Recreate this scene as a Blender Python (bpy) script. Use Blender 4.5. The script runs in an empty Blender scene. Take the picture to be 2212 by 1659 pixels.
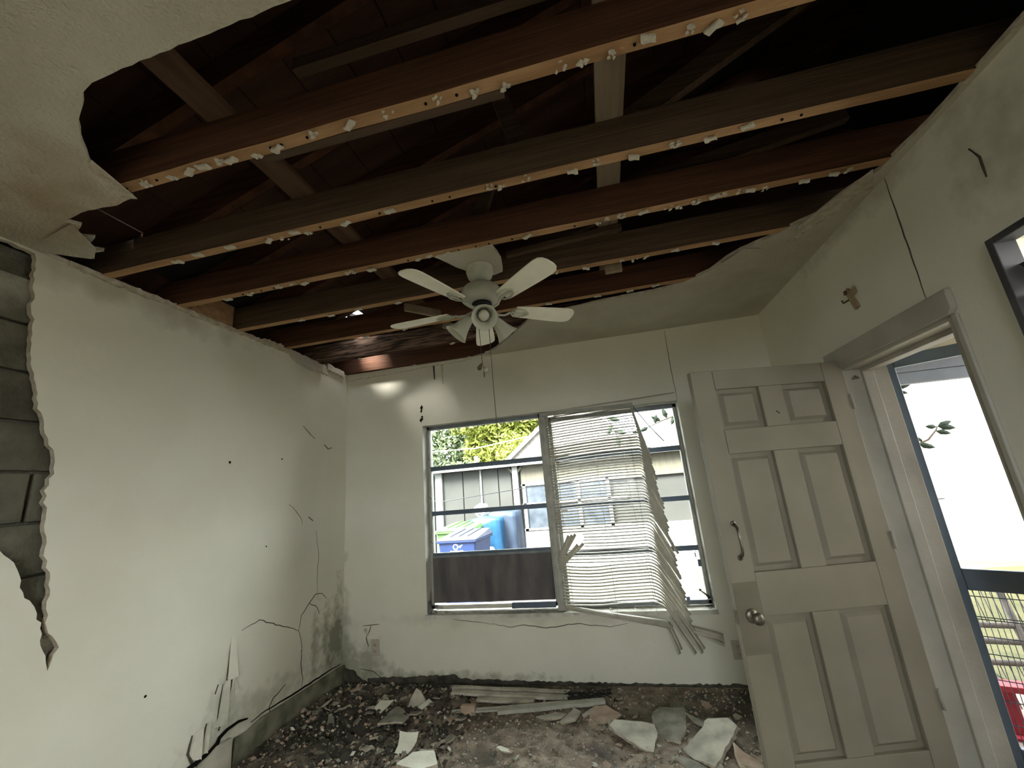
import bpy, bmesh, math, random
from mathutils import Vector, Matrix, noise
from mathutils.geometry import tessellate_polygon
from math import sin, cos, pi, radians, sqrt, atan2

# ------------------------------------------------------------------ camera, world, light, exposure
SC = bpy.context.scene
COL = SC.collection
cam_d = bpy.data.cameras.new('camera')
cam_d.sensor_width = 36.0
cam_d.lens = 878.16 / 2212 * 36.0
cam_d.clip_start = 0.03
cam_d.clip_end = 300
cam = bpy.data.objects.new('camera', cam_d)
COL.objects.link(cam)
Rr, Rd, Rf = (0.97244593, 0.21838229, -0.08159713), (-0.13169737, 0.22578895, -0.96523321), (-0.19236611, 0.94938323, 0.24832792)
cam.matrix_world = Matrix(((Rr[0], -Rd[0], -Rf[0], 0), (Rr[1], -Rd[1], -Rf[1], 0), (Rr[2], -Rd[2], -Rf[2], 1.33), (0, 0, 0, 1)))
SC.camera = cam
SC.view_settings.view_transform = 'Standard'
SC.view_settings.look = 'None'
SC.view_settings.gamma = 1.0
SC.view_settings.use_curve_mapping = False
SC.view_settings.exposure = 4.45
SC.cycles.max_bounces = 14
SC.cycles.diffuse_bounces = 8
SC.cycles.transparent_max_bounces = 16
SC.cycles.caustics_reflective = False
SC.cycles.caustics_refractive = False
SC.cycles.sample_clamp_indirect = 6.0

W = bpy.data.worlds.new('sky')
SC.world = W
W.use_nodes = True
wn = W.node_tree
bgn = wn.nodes['Background']
tc = wn.nodes.new('ShaderNodeTexCoord')
nz = wn.nodes.new('ShaderNodeTexNoise'); nz.inputs['Scale'].default_value = 2.2; nz.inputs['Detail'].default_value = 5
rmp = wn.nodes.new('ShaderNodeValToRGB')
rmp.color_ramp.elements[0].position = 0.4; rmp.color_ramp.elements[0].color = (0.86, 0.93, 1.0, 1)
rmp.color_ramp.elements[1].position = 0.62; rmp.color_ramp.elements[1].color = (1.0, 1.0, 0.97, 1)
wn.links.new(tc.outputs['Generated'], nz.inputs['Vector'])
wn.links.new(nz.outputs['Fac'], rmp.inputs['Fac'])
wn.links.new(rmp.outputs['Color'], bgn.inputs['Color'])
bgn.inputs['Strength'].default_value = 0.85

sun_d = bpy.data.lights.new('sun', 'SUN')
sun_d.energy = 3.2
sun_d.angle = radians(28)
sun_d.color = (1.0, 0.95, 0.86)
sun = bpy.data.objects.new('sun', sun_d)
sun.rotation_euler = Vector((0.38, 0.57, -0.73)).to_track_quat('-Z', 'Y').to_euler()      # high sun, shining towards the far side of the yard
COL.objects.link(sun)

def portal(name, loc, rot, sx, sy):
    l = bpy.data.lights.new(name, 'AREA'); l.shape = 'RECTANGLE'; l.size = sx; l.size_y = sy
    l.cycles.is_portal = True
    o = bpy.data.objects.new(name, l); o.location = loc; o.rotation_euler = rot
    COL.objects.link(o)
portal('window_portal', (-0.43, 3.43, 1.2), (radians(-90), 0, 0), 2.2, 1.6)
portal('rear_portal', (-0.05, -2.12, 1.52), (radians(90), 0, 0), 1.4, 1.15)
portal('side_portal', (1.50, 0.88, 1.43), (0, radians(90), 0), 1.05, 1.1)
portal('door_portal', (1.52, 2.05, 0.9), (0, radians(90), 0), 1.9, 0.9)

# ------------------------------------------------------------------ materials
def nodes(m):
    m.use_nodes = True
    return m.node_tree, m.node_tree.nodes['Principled BSDF']
def rgba(c): return (c[0], c[1], c[2], 1)
def mat(name, c1, c2=None, rough=0.85, scale=6.0, stretch=(1, 1, 1), lo=0.35, hi=0.65, bump=0.0, bscale=60.0, metal=0.0, stains=(), detail=6, spec=0.3, world=False):
    """two-tone procedural paint with relief; stains = (centre, radius, colour, strength, edge noise)"""
    m = bpy.data.materials.new(name)
    nt, b = nodes(m)
    N, L = nt.nodes, nt.links
    b.inputs['Roughness'].default_value = rough
    b.inputs['Metallic'].default_value = metal
    b.inputs['Specular IOR Level'].default_value = spec
    if world or stains:
        g = N.new('ShaderNodeNewGeometry'); vec = g.outputs['Position']
    else:
        t = N.new('ShaderNodeTexCoord'); vec = t.outputs['Object']
    mp = N.new('ShaderNodeMapping'); mp.inputs['Scale'].default_value = stretch
    L.new(vec, mp.inputs['Vector'])
    n = N.new('ShaderNodeTexNoise'); n.inputs['Scale'].default_value = scale; n.inputs['Detail'].default_value = detail
    L.new(mp.outputs['Vector'], n.inputs['Vector'])
    r = N.new('ShaderNodeValToRGB')
    r.color_ramp.elements[0].position = lo; r.color_ramp.elements[0].color = rgba(c1)
    r.color_ramp.elements[1].position = hi; r.color_ramp.elements[1].color = rgba(c2 or c1)
    L.new(n.outputs['Fac'], r.inputs['Fac'])
    out = r.outputs['Color']
    for (cc, rad, col, st, ns) in stains:
        d = N.new('ShaderNodeVectorMath'); d.operation = 'SUBTRACT'; d.inputs[1].default_value = cc
        L.new(vec, d.inputs[0])
        dv = N.new('ShaderNodeVectorMath'); dv.operation = 'DIVIDE'
        dv.inputs[1].default_value = rad if hasattr(rad, '__len__') else (rad, rad, rad)
        L.new(d.outputs[0], dv.inputs[0])
        ln = N.new('ShaderNodeVectorMath'); ln.operation = 'LENGTH'; L.new(dv.outputs[0], ln.inputs[0])
        sn = N.new('ShaderNodeTexNoise'); sn.inputs['Scale'].default_value = ns; sn.inputs['Detail'].default_value = 7
        L.new(vec, sn.inputs['Vector'])
        ad = N.new('ShaderNodeMath'); ad.operation = 'MULTIPLY_ADD'; ad.inputs[1].default_value = 2.4
        L.new(sn.outputs['Fac'], ad.inputs[0]); L.new(ln.outputs['Value'], ad.inputs[2])
        mr = N.new('ShaderNodeMapRange'); mr.inputs['From Min'].default_value = 1.45; mr.inputs['From Max'].default_value = 2.35
        mr.inputs['To Min'].default_value = st; mr.inputs['To Max'].default_value = 0.0
        L.new(ad.outputs[0], mr.inputs['Value'])
        mx = N.new('ShaderNodeMix'); mx.data_type = 'RGBA'
        L.new(mr.outputs[0], mx.inputs['Factor']); L.new(out, mx.inputs[6]); mx.inputs[7].default_value = rgba(col)
        out = mx.outputs[2]
    L.new(out, b.inputs['Base Color'])
    if bump:
        bn = N.new('ShaderNodeTexNoise'); bn.inputs['Scale'].default_value = bscale; bn.inputs['Detail'].default_value = 4
        L.new(mp.outputs['Vector'], bn.inputs['Vector'])
        bp = N.new('ShaderNodeBump'); bp.inputs['Strength'].default_value = bump; bp.inputs['Distance'].default_value = 0.01
        L.new(bn.outputs['Fac'], bp.inputs['Height']); L.new(bp.outputs['Normal'], b.inputs['Normal'])
    return m

WALLC1, WALLC2 = (0.70, 0.685, 0.575), (0.77, 0.755, 0.655)
MOLD, MOLD2, PINK = (0.16, 0.17, 0.11), (0.30, 0.31, 0.23), (0.42, 0.33, 0.26)
m_wall_l = mat('left_wall_paint', WALLC1, WALLC2, scale=1.7, bump=0.12, bscale=30, stains=(
    ((-2.175, 3.10, 0.30), (0.3, 0.17, 0.36), MOLD, 0.8, 14), ((-2.175, 2.87, 0.36), (0.3, 0.05, 0.28), MOLD2, 0.7, 22),
    ((-2.175, 2.40, 0.22), (0.3, 0.45, 0.10), MOLD2, 0.45, 16), ((-2.175, 2.15, 0.30), (0.3, 0.10, 0.16), MOLD2, 0.4, 20),
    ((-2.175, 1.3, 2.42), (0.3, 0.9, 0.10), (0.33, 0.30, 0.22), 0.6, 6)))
m_wall_b = mat('back_wall_paint', WALLC1, WALLC2, scale=1.9, bump=0.12, bscale=30, stains=(
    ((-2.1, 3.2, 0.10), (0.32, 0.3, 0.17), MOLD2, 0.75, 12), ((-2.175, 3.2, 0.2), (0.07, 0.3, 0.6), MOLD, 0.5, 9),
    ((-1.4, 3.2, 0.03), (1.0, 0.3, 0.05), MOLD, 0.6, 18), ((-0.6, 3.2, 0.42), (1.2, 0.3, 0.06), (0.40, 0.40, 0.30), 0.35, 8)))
m_wall_r = mat('right_wall_paint', WALLC1, WALLC2, scale=1.7, bump=0.12, bscale=30, stains=(
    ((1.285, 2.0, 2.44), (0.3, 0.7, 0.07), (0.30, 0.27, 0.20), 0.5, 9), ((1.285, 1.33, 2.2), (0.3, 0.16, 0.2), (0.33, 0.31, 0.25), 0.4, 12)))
m_ceil = mat('stippled_ceiling_plaster', (0.47, 0.44, 0.345), (0.57, 0.54, 0.44), scale=3, bump=0.9, bscale=85, rough=0.95, stains=(
    ((-1.75, 0.80, 2.445), (0.30, 0.16, 0.3), (0.33, 0.22, 0.13), 0.55, 8), ((-1.55, 1.0, 2.445), (0.2, 0.1, 0.3), (0.45, 0.33, 0.22), 0.5, 12),
    ((-1.9, 0.95, 2.445), (0.32, 0.15, 0.3), (0.36, 0.27, 0.17), 0.6, 7), ((0.95, 2.2, 2.445), (0.3, 0.35, 0.3), (0.36, 0.33, 0.25), 0.35, 9)))
m_core = mat('gypsum_edge', (0.42, 0.36, 0.27), (0.60, 0.55, 0.45), scale=30, bump=0.6, bscale=90)
m_shard = mat('pale_plaster_shard', (0.30, 0.285, 0.225), (0.60, 0.575, 0.475), scale=9, lo=0.3, hi=0.6, bump=0.5, bscale=120)
m_shardw = mat('white_plaster_shard', (0.66, 0.66, 0.55), (0.80, 0.80, 0.70), scale=9, bump=0.3, bscale=80)
m_shardg = mat('grey_plaster_shard', (0.17, 0.17, 0.135), (0.32, 0.31, 0.25), scale=16, bump=0.6, bscale=90)
m_shardp = mat('pinkish_plaster_shard', (0.40, 0.29, 0.215), (0.54, 0.43, 0.34), scale=15, bump=0.5, bscale=90)
m_shardd = mat('sodden_dark_debris', (0.035, 0.033, 0.026), (0.11, 0.10, 0.08), scale=14, bump=0.7, bscale=80)
m_block = mat('bare_grey_block', (0.075, 0.072, 0.052), (0.15, 0.143, 0.108), scale=7, bump=0.9, bscale=45, stains=(
    ((-2.2, 1.1, 2.3), (0.4, 0.3, 0.14), (0.40, 0.40, 0.33), 0.75, 6), ((-2.2, 1.33, 0.93), (0.3, 0.06, 0.10), (0.40, 0.37, 0.31), 0.8, 12)))
m_mortar = mat('mortar', (0.09, 0.085, 0.065), (0.15, 0.14, 0.11), scale=20, bump=0.8, bscale=60)
m_joist = mat('aged_red_brown_timber', (0.045, 0.017, 0.008), (0.115, 0.047, 0.022), scale=5, stretch=(0.35, 3, 9), bump=0.35, bscale=14, lo=0.3, hi=0.75)
m_joistg = mat('grey_brown_timber', (0.052, 0.031, 0.017), (0.115, 0.073, 0.044), scale=5, stretch=(0.35, 3, 9), bump=0.35, bscale=14, lo=0.3, hi=0.75)
m_joistb = mat('pale_unaged_timber_edge', (0.30, 0.165, 0.075), (0.46, 0.28, 0.145), scale=9, stretch=(0.4, 2, 4), bump=0.5, bscale=30, lo=0.3, hi=0.7)
m_rot = mat('rotted_split_timber', (0.05, 0.03, 0.022), (0.36, 0.23, 0.16), scale=9, stretch=(0.6, 3, 9), bump=0.9, bscale=30, lo=0.4, hi=0.62)
m_board = mat('pale_brace_board', (0.17, 0.13, 0.08), (0.26, 0.20, 0.13), scale=5, stretch=(5, 0.5, 3), bump=0.3, bscale=20)
m_boardr = mat('brown_brace_board', (0.085, 0.044, 0.023), (0.14, 0.08, 0.046), scale=5, stretch=(5, 0.5, 3), bump=0.3, bscale=20)
m_sheath = mat('roof_boarding', (0.030, 0.012, 0.006), (0.070, 0.032, 0.018), scale=3, stretch=(0.5, 4, 1), bump=0.3, bscale=20)
m_roofing = mat('roofing_felt', (0.012, 0.011, 0.010), (0.022, 0.02, 0.018), scale=8)
m_dark = mat('black_gap', (0.010, 0.009, 0.007), rough=1.0, spec=0.0)
m_crack = mat('crack_line', (0.10, 0.09, 0.07), rough=1.0, spec=0.0)  # dark colour of the cracks themselves
m_trim = mat('door_trim_paint', (0.38, 0.365, 0.31), (0.46, 0.445, 0.38), scale=5, bump=0.1, rough=0.55)
m_door = mat('cream_door_paint', (0.235, 0.215, 0.16), (0.28, 0.255, 0.195), scale=3, bump=0.08, bscale=25, rough=0.6)
m_doorr = mat('old_brown_door_patch', (0.175, 0.158, 0.112), (0.21, 0.19, 0.138), scale=8, rough=0.6)
m_brass = mat('tarnished_metal', (0.16, 0.14, 0.11), (0.28, 0.26, 0.21), metal=0.9, rough=0.42, scale=30)
m_blue = mat('dark_blue_grey_metal', (0.10, 0.135, 0.18), (0.125, 0.16, 0.21), rough=0.45, scale=8, metal=0.2)
m_alum = mat('grey_aluminium_window', (0.14, 0.16, 0.175), (0.22, 0.24, 0.25), rough=0.5, scale=12, metal=0.3)
m_mull = mat('dusty_mullion_paint', (0.34, 0.34, 0.30), (0.46, 0.46, 0.41), scale=14, rough=0.7)
m_reveal = mat('window_reveal_paint', (0.55, 0.54, 0.47), (0.66, 0.65, 0.57), scale=8, bump=0.2, stains=(
    ((-1.45, 3.27, 0.47), (0.10, 0.10, 0.12), (0.05, 0.05, 0.04), 0.9, 25), ((-0.4, 3.27, 0.45), (0.9, 0.1, 0.03), (0.18, 0.17, 0.13), 0.6, 25), ((0.59, 3.27, 0.5), (0.08, 0.1, 0.16), (0.05, 0.05, 0.04), 0.8, 25)))
m_ply = mat('grey_stained_plywood', (0.08, 0.075, 0.08), (0.165, 0.145, 0.14), scale=4, stretch=(2.5, 1, 0.6), rough=0.75, bump=0.2)
m_slat = mat('ivory_blind_slat', (0.42, 0.40, 0.32), (0.50, 0.475, 0.39), scale=20, rough=0.5)
m_cord = mat('pale_cord', (0.55, 0.53, 0.45))
m_fan = mat('dusty_white_fan_metal', (0.40, 0.41, 0.33), (0.54, 0.54, 0.45), scale=14, rough=0.6)
m_blade = mat('cream_fan_blade', (0.84, 0.82, 0.67), (0.92, 0.90, 0.76), scale=9, rough=0.6, bump=0.15, bscale=40)
m_black = mat('black_plastic', (0.012, 0.013, 0.016), rough=0.5)
m_string = mat('dark_string', (0.07, 0.065, 0.06))
m_fob = mat('brown_wooden_fob', (0.10, 0.06, 0.035), rough=0.6)
m_disc = mat('clear_grey_fob', (0.42, 0.42, 0.36), rough=0.4)
m_outlet = mat('aged_outlet_plate', (0.46, 0.43, 0.35), rough=0.5)
m_concrete = mat('damp_concrete_floor', (0.050, 0.047, 0.037), (0.095, 0.088, 0.07), scale=5, bump=0.5, bscale=50)
m_base = mat('mouldy_baseboard', (0.12, 0.125, 0.085), (0.30, 0.295, 0.22), scale=8, bump=0.4, bscale=40)
m_basep = mat('painted_baseboard', (0.42, 0.40, 0.32), (0.56, 0.54, 0.45), scale=8, bump=0.2)

def glass_mat(name, tint, gloss=0.06):
    m = bpy.data.materials.new(name); m.use_nodes = True
    nt = m.node_tree; nt.nodes.clear()
    o = nt.nodes.new('ShaderNodeOutputMaterial'); mx = nt.nodes.new('ShaderNodeMixShader')
    t = nt.nodes.new('ShaderNodeBsdfTransparent'); t.inputs[0].default_value = rgba(tint)
    g = nt.nodes.new('ShaderNodeBsdfGlossy'); g.inputs['Roughness'].default_value = 0.03
    lw = nt.nodes.new('ShaderNodeFresnel'); lw.inputs[0].default_value = 1.25
    nt.links.new(lw.outputs[0], mx.inputs[0]); nt.links.new(t.outputs[0], mx.inputs[1]); nt.links.new(g.outputs[0], mx.inputs[2])
    nt.links.new(mx.outputs[0], o.inputs[0])
    return m
m_glass = glass_mat('window_glass', (0.95, 0.98, 0.97))
def frosted():
    m = bpy.data.materials.new('frosted_shade_glass'); nt, b = nodes(m)
    b.inputs['Base Color'].default_value = (0.52, 0.53, 0.44, 1); b.inputs['Roughness'].default_value = 0.35
    b.inputs['Transmission Weight'].default_value = 0.0; b.inputs['Subsurface Weight'].default_value = 0.0
    return m
m_shade = frosted()

# ------------------------------------------------------------------ mesh helpers
class G:
    def __init__(s): s.v = []; s.f = []; s.m = []; s.smooth = []
    def add(s, vs, fs, mi=0, sm=False):
        o = len(s.v); s.v += [tuple(v) for v in vs]
        for f in fs: s.f.append(tuple(i + o for i in f)); s.m.append(mi); s.smooth.append(sm)
        return s
    def box(s, lo, hi, mi=0, mib=None, M=None):
        x0, y0, z0 = lo; x1, y1, z1 = hi
        vs = [(x0,y0,z0),(x1,y0,z0),(x1,y1,z0),(x0,y1,z0),(x0,y0,z1),(x1,y0,z1),(x1,y1,z1),(x0,y1,z1)]
        if M is not None: vs = [M @ Vector(v) for v in vs]
        s.add(vs, [(0,3,2,1)], mi if mib is None else mib)
        s.add([], [], 0); o = len(s.v) - 8
        for f in [(4,5,6,7),(0,1,5,4),(1,2,6,5),(2,3,7,6),(3,0,4,7)]:
            s.f.append(tuple(i + o for i in f)); s.m.append(mi); s.smooth.append(False)
        return s
    def tube(s, pts, r, n=8, mi=0, cap=True):
        pts = [Vector(p) for p in pts]; rr = r if hasattr(r, '__len__') else [r] * len(pts)
        vs = []; up = Vector((0, 0, 1))
        for i, p in enumerate(pts):
            t = (pts[min(i + 1, len(pts) - 1)] - pts[max(i - 1, 0)]).normalized()
            a = t.cross(up if abs(t.z) < 0.95 else Vector((1, 0, 0))).normalized(); b = t.cross(a)
            for k in range(n):
                an = 2 * pi * k / n; vs.append(p + (a * cos(an) + b * sin(an)) * rr[i])
        fs = []
        for i in range(len(pts) - 1):
            for k in range(n):
                fs.append((i*n+k, i*n+(k+1)%n, (i+1)*n+(k+1)%n, (i+1)*n+k))
        if cap: fs.append(tuple(range(n))); fs.append(tuple((len(pts)-1)*n + k for k in reversed(range(n))))
        return s.add(vs, fs, mi, True)
    def lathe(s, prof, n=28, M=None, mi=0):
        vs = []
        for (r, z) in prof:
            for k in range(n):
                v = Vector((r * cos(2*pi*k/n), r * sin(2*pi*k/n), z)); vs.append(M @ v if M is not None else v)
        fs = []
        for i in range(len(prof) - 1):
            for k in range(n): fs.append((i*n+k, i*n+(k+1)%n, (i+1)*n+(k+1)%n, (i+1)*n+k))
        return s.add(vs, fs, mi, True)
    def prism(s, poly, fn, t0, t1, mi=0, mis=None, holes=()):
        """poly in 2-D, fn(u, v, t) -> 3-D; a plate between t0 and t1, with holes"""
        loops = [list(poly)] + [list(h) for h in holes]
        flat = [p for l in loops for p in l]
        tris = tessellate_polygon([[Vector((p[0], p[1], 0)) for p in l] for l in loops])
        n = len(flat); vs = [fn(u, v, t0) for u, v in flat] + [fn(u, v, t1) for u, v in flat]
        s.add(vs, [tuple(t) for t in tris] + [], mi); o = len(s.v) - 2 * n
        for t in tris: s.f.append(tuple(i + n + o for i in reversed(t))); s.m.append(mi); s.smooth.append(False)
        k = 0
        for l in loops:
            for i in range(len(l)):
                a, b = k + i, k + (i + 1) % len(l)
                s.f.append((a + o, b + o, b + n + o, a + n + o)); s.m.append(mi if mis is None else mis); s.smooth.append(False)
            k += len(l)
        return s
    def mesh(s, name, mats):
        me = bpy.data.meshes.new(name); me.from_pydata(s.v, [], s.f)
        for m in (mats if isinstance(mats, (list, tuple)) else [mats]): me.materials.append(m)
        me.polygons.foreach_set('material_index', s.m); me.polygons.foreach_set('use_smooth', s.smooth)
        me.validate(clean_customdata=False)
        bm = bmesh.new(); bm.from_mesh(me); bmesh.ops.recalc_face_normals(bm, faces=bm.faces); bm.to_mesh(me); bm.free()
        me.update(); return me
    def obj(s, name, mats, parent=None, **kw): return link(s.mesh(name, mats), name, parent, **kw)

def link(me, name, parent=None, loc=None, rot=None, **kw):
    o = bpy.data.objects.new(name, me); COL.objects.link(o)
    if parent is not None: o.parent = parent
    if loc is not None: o.location = loc
    if rot is not None: o.rotation_euler = rot
    tag(o, **kw); return o
def tag(o, label=None, cat=None, group=None, kind=None):
    if label: o['label'] = label
    if cat: o['category'] = cat
    if group: o['group'] = group
    if kind: o['kind'] = kind
    return o
def thing(name, loc, label, cat, group=None, rot=None):
    o = bpy.data.objects.new(name, None); COL.objects.link(o); o.location = loc; o.empty_display_size = 0.1
    if rot: o.rotation_euler = rot
    return tag(o, label, cat, group)
def bevel(o, w=0.003, seg=2):
    b = o.modifiers.new('bevel', 'BEVEL'); b.width = w; b.segments = seg; b.limit_method = 'ANGLE'; return o
def jag(pts, amp, step, seed, closed=False):
    """roughens an outline: subdivides it and pushes the points about"""
    rnd = random.Random(seed); out = []; n = len(pts)
    for i in range(n if closed else n - 1):
        a, b = Vector(pts[i]).to_2d(), Vector(pts[(i + 1) % n]).to_2d(); d = (b - a).length; k = max(1, int(d / step)); nr = Vector((-(b - a).y, (b - a).x)) / max(d, 1e-6)
        for j in range(k):
            p = a + (b - a) * (j / k)
            if j: p = p + nr * rnd.uniform(-amp, amp)
            out.append((p.x, p.y))
    if not closed: out.append(tuple(pts[-1][:2]))
    return out
XL, XR, YB, YN, ZC = -2.175, 1.285, 3.2, -1.9, 2.445

# ------------------------------------------------------------------ structure
# floor slab
G().box((XL - 0.2, YN - 0.2, -0.12), (XR + 0.2, YB + 0.2, 0.0)).obj('floor', m_concrete, kind='structure')

# left wall: a plaster coat broken away over bare block
hole_l = [(0.40, 2.436), (0.95, 2.436), (1.046, 2.43), (1.06, 2.3), (1.085, 2.132), (1.105, 1.97), (1.143, 1.835), (1.19, 1.70), (1.235, 1.611), (1.245, 1.54), (1.223, 1.474), (1.244, 1.384), (1.26, 1.25), (1.294, 1.136), (1.296, 1.053), (1.305, 0.975), (1.335, 0.92), (1.362, 0.872), (1.345, 0.83), (1.338, 0.80), (1.328, 0.835), (1.303, 0.898), (1.292, 0.96), (1.274, 1.018), (1.245, 1.07), (1.221, 1.104), (1.20, 1.17), (1.178, 1.216), (1.134, 1.263), (0.98, 1.30), (0.80, 1.42), (0.62, 1.75), (0.48, 2.1)]
hole_l = jag(hole_l, 0.007, 0.02, 3, True)
wl = G()
wl.prism([(YN, 0), (YB, 0), (YB, ZC), (YN, ZC)], lambda u, v, t: (XL - t, u, v), 0.0, 0.024, 0, 1, [hole_l])
wall_left = wl.obj('wall_left', [m_wall_l, m_core], kind='structure')
G().box((XL - 0.2, YN - 0.2, 0), (XL - 0.060, YB + 0.2, ZC)).obj('mortar_backing', m_mortar, wall_left)
course = 0.196
bme = bevel(G().box((-0.05, -0.193, -0.093), (0.0, 0.193, 0.093)).obj('block', m_block, wall_left, loc=(XL - 0.032, 0.5, 2.235)), 0.006)
first = True
for i in range(9):
    z = 2.235 - course * i
    for j in range(4):
        y = 0.60 + 0.4 * j + (0.2 if i % 2 else 0.0)
        if y > 1.6 or z < 0.6: continue
        if first: o = bme; first = False
        else: o = bme.copy(); COL.objects.link(o)
        o.location = (XL - 0.030 - 0.006 * random.Random(i * 7 + j).random(), y, z)

def crack(parent, pts, w=0.0018, m=None, seed=1, amp=0.004, step=0.03):
    rnd = random.Random(seed); P = []
    for i in range(len(pts) - 1):
        a, b = Vector(pts[i]), Vector(pts[i + 1]); k = max(1, int((b - a).length / step))
        for j in range(k): P.append(a + (b - a) * j / k + Vector([rnd.uniform(-amp, amp) if abs(b[q] - a[q]) > 1e-5 or True else 0 for q in range(3)]) * (1 if j else 0))
    P.append(Vector(pts[-1]))
    # keep the line in its wall's surface
    ax = 0 if all(abs(p[0] - pts[0][0]) < 1e-6 for p in pts) else 1
    for p in P: p[ax] = pts[0][ax]
    rr = [w * (0.35 + 0.65 * sin(pi * (i + 0.5) / len(P))) for i in range(len(P))]
    return G().tube(P, rr, 6).obj('crack', m or m_crack, parent)
xl = XL + 0.0004
L3 = lambda *p: [(xl, a, b) for a, b in p]
crack(wall_left, L3((2.226, 0.66), (2.354, 0.68), (2.52, 0.60), (2.68, 0.52), (2.70, 0.513)), 0.003, seed=2)
crack(wall_left, L3((2.70, 0.513), (2.72, 0.60), (2.80, 0.66), (2.857, 0.70), (2.93, 0.69), (2.985, 0.64)), 0.003, seed=3)
crack(wall_left, L3((2.80, 0.655), (2.88, 0.61), (2.91, 0.56)), 0.0025, seed=4)
crack(wall_left, L3((2.70, 0.513), (2.73, 0.43), (2.74, 0.37)), 0.002, seed=5)
crack(wall_left, L3((2.74, 0.40), (2.735, 0.30), (2.76, 0.20), (2.75, 0.155)), 0.003, seed=6)
crack(wall_left, L3((2.60, 0.235), (2.50, 0.20), (2.47, 0.16), (2.50, 0.10)), 0.004, seed=7)
crack(wall_left, L3((2.653, 1.918), (2.74, 1.86), (2.79, 1.835)), 0.003, seed=8, amp=0.001)
crack(wall_left, L3((2.90, 1.80), (2.95, 1.765), (3.0, 1.78)), 0.004, seed=9, amp=0.001)
crack(wall_left, L3((2.55, 1.35), (2.62, 1.30), (2.68, 1.24), (2.69, 1.20)), 0.002, seed=10)
crack(wall_left, L3((2.84, 1.15), (2.88, 0.95), (2.87, 0.80), (2.88, 0.72)), 0.0015, seed=11)
crack(wall_left, L3((2.75, 1.25), (2.80, 1.22)), 0.004, seed=12, amp=0.001)
# peeled skin standing off the wall beside the corner
def flap(parent, quad, m=m_wall_l, name='paint_flap'):
    a = [Vector(q) for q in quad]; n = (a[1] - a[0]).cross(a[2] - a[0]).normalized() * 0.0025
    k = len(a); g = G(); vs = a + [p + n for p in a]
    g.add(vs, [tuple(range(k)), tuple(range(2 * k - 1, k - 1, -1))] + [(i, (i + 1) % k, (i + 1) % k + k, i + k) for i in range(k)])
    return g.obj(name, m, parent)
flap(wall_left, [(XL + 0.001, 2.16, 0.65), (XL + 0.002, 2.19, 0.64), (XL + 0.026, 2.205, 0.44), (XL + 0.012, 2.15, 0.435)])
flap(wall_left, [(XL + 0.001, 2.15, 0.44), (XL + 0.010, 2.17, 0.43), (XL + 0.026, 2.155, 0.23), (XL + 0.001, 2.10, 0.24)])
flap(wall_left, [(XL + 0.001, 2.205, 0.43), (XL + 0.018, 2.225, 0.36), (XL + 0.004, 2.215, 0.33)])
flap(wall_left, [(XL + 0.001, 1.99, 0.27), (XL + 0.010, 2.03, 0.28), (XL + 0.022, 2.02, 0.14), (XL + 0.001, 1.975, 0.17)])
flap(wall_left, [(XL + 0.001, 2.05, 0.27), (XL + 0.009, 2.07, 0.285), (XL + 0.020, 2.055, 0.15), (XL + 0.001, 2.035, 0.16)])
flap(wall_left, [(XL + 0.001, 2.78, 1.86), (XL + 0.010, 2.87, 1.84), (XL + 0.006, 2.93, 1.79), (XL + 0.001, 2.80, 1.82)])
crack(wall_left, L3((2.16, 0.62), (2.155, 0.50), (2.15, 0.44), (2.19, 0.437)), 0.004, seed=41, amp=0.001)
crack(wall_left, L3((2.185, 0.43), (2.165, 0.34), (2.14, 0.26), (2.125, 0.215)), 0.009, m_crack, seed=42, amp=0.002)
crack(wall_left, L3((2.13, 0.43), (2.12, 0.36), (2.11, 0.25)), 0.004, seed=43, amp=0.001)
crack(wall_left, L3((2.10, 0.44), (2.085, 0.40)), 0.004, seed=44, amp=0.001)
crack(wall_left, L3((2.05, 0.285), (2.035, 0.22), (2.03, 0.16)), 0.006, seed=45, amp=0.002)
crack(wall_left, L3((1.975, 0.27), (1.96, 0.20), (1.99, 0.14), (2.02, 0.12)), 0.007, seed=46, amp=0.002)
for y, z, r in ((2.05, 1.62, 0.008), (2.46, 1.66, 0.006), (1.72, 0.55, 0.006), (2.37, 1.10, 0.005)):
    G().lathe([(0.0, 0.002), (r * 0.8, 0.002), (r, 0.0)], 10, Matrix.Translation((XL, y, z)) @ Matrix.Rotation(pi / 2, 4, 'Y')).obj('nail_hole', m_dark, wall_left)
# plaster still hanging from the top of the left wall
def ragged(parent, pts, fn, t, seed, mats, name, amp=0.006, step=0.02):
    return G().prism(jag(pts, amp, step, seed, True), fn, 0, t, 0, 1).obj(name, mats, parent)
ragged(wall_left, [(2.44, 2.47), (2.86, 2.455), (2.85, 2.36), (2.66, 2.365), (2.50, 2.385), (2.46, 2.42)], lambda u, v, t: (XL + 0.004 + t + (2.47 - v) * 0.35, u, v), 0.012, 5, [m_ceil, m_core], 'torn_edge_strip')
ragged(wall_left, [(2.88, 2.475), (3.10, 2.46), (3.12, 2.41), (2.98, 2.42), (2.88, 2.43)], lambda u, v, t: (XL + 0.01 + t, u, v), 0.02, 6, [m_core, m_core], 'torn_edge_strip')
ragged(wall_left, [(1.15, 2.455), (2.45, 2.455), (2.45, 2.437), (1.8, 2.430), (1.15, 2.43)], lambda u, v, t: (XL + 0.001 + t, u, v), 0.018, 7, [m_core, m_core], 'torn_edge_strip')
ragged(wall_left, [(2.20, 2.46), (2.44, 2.47), (2.43, 2.44), (2.25, 2.437)], lambda u, v, t: (XL + 0.01 + t, u, v), 0.03, 8, [m_core, m_core], 'torn_edge_strip')

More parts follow.
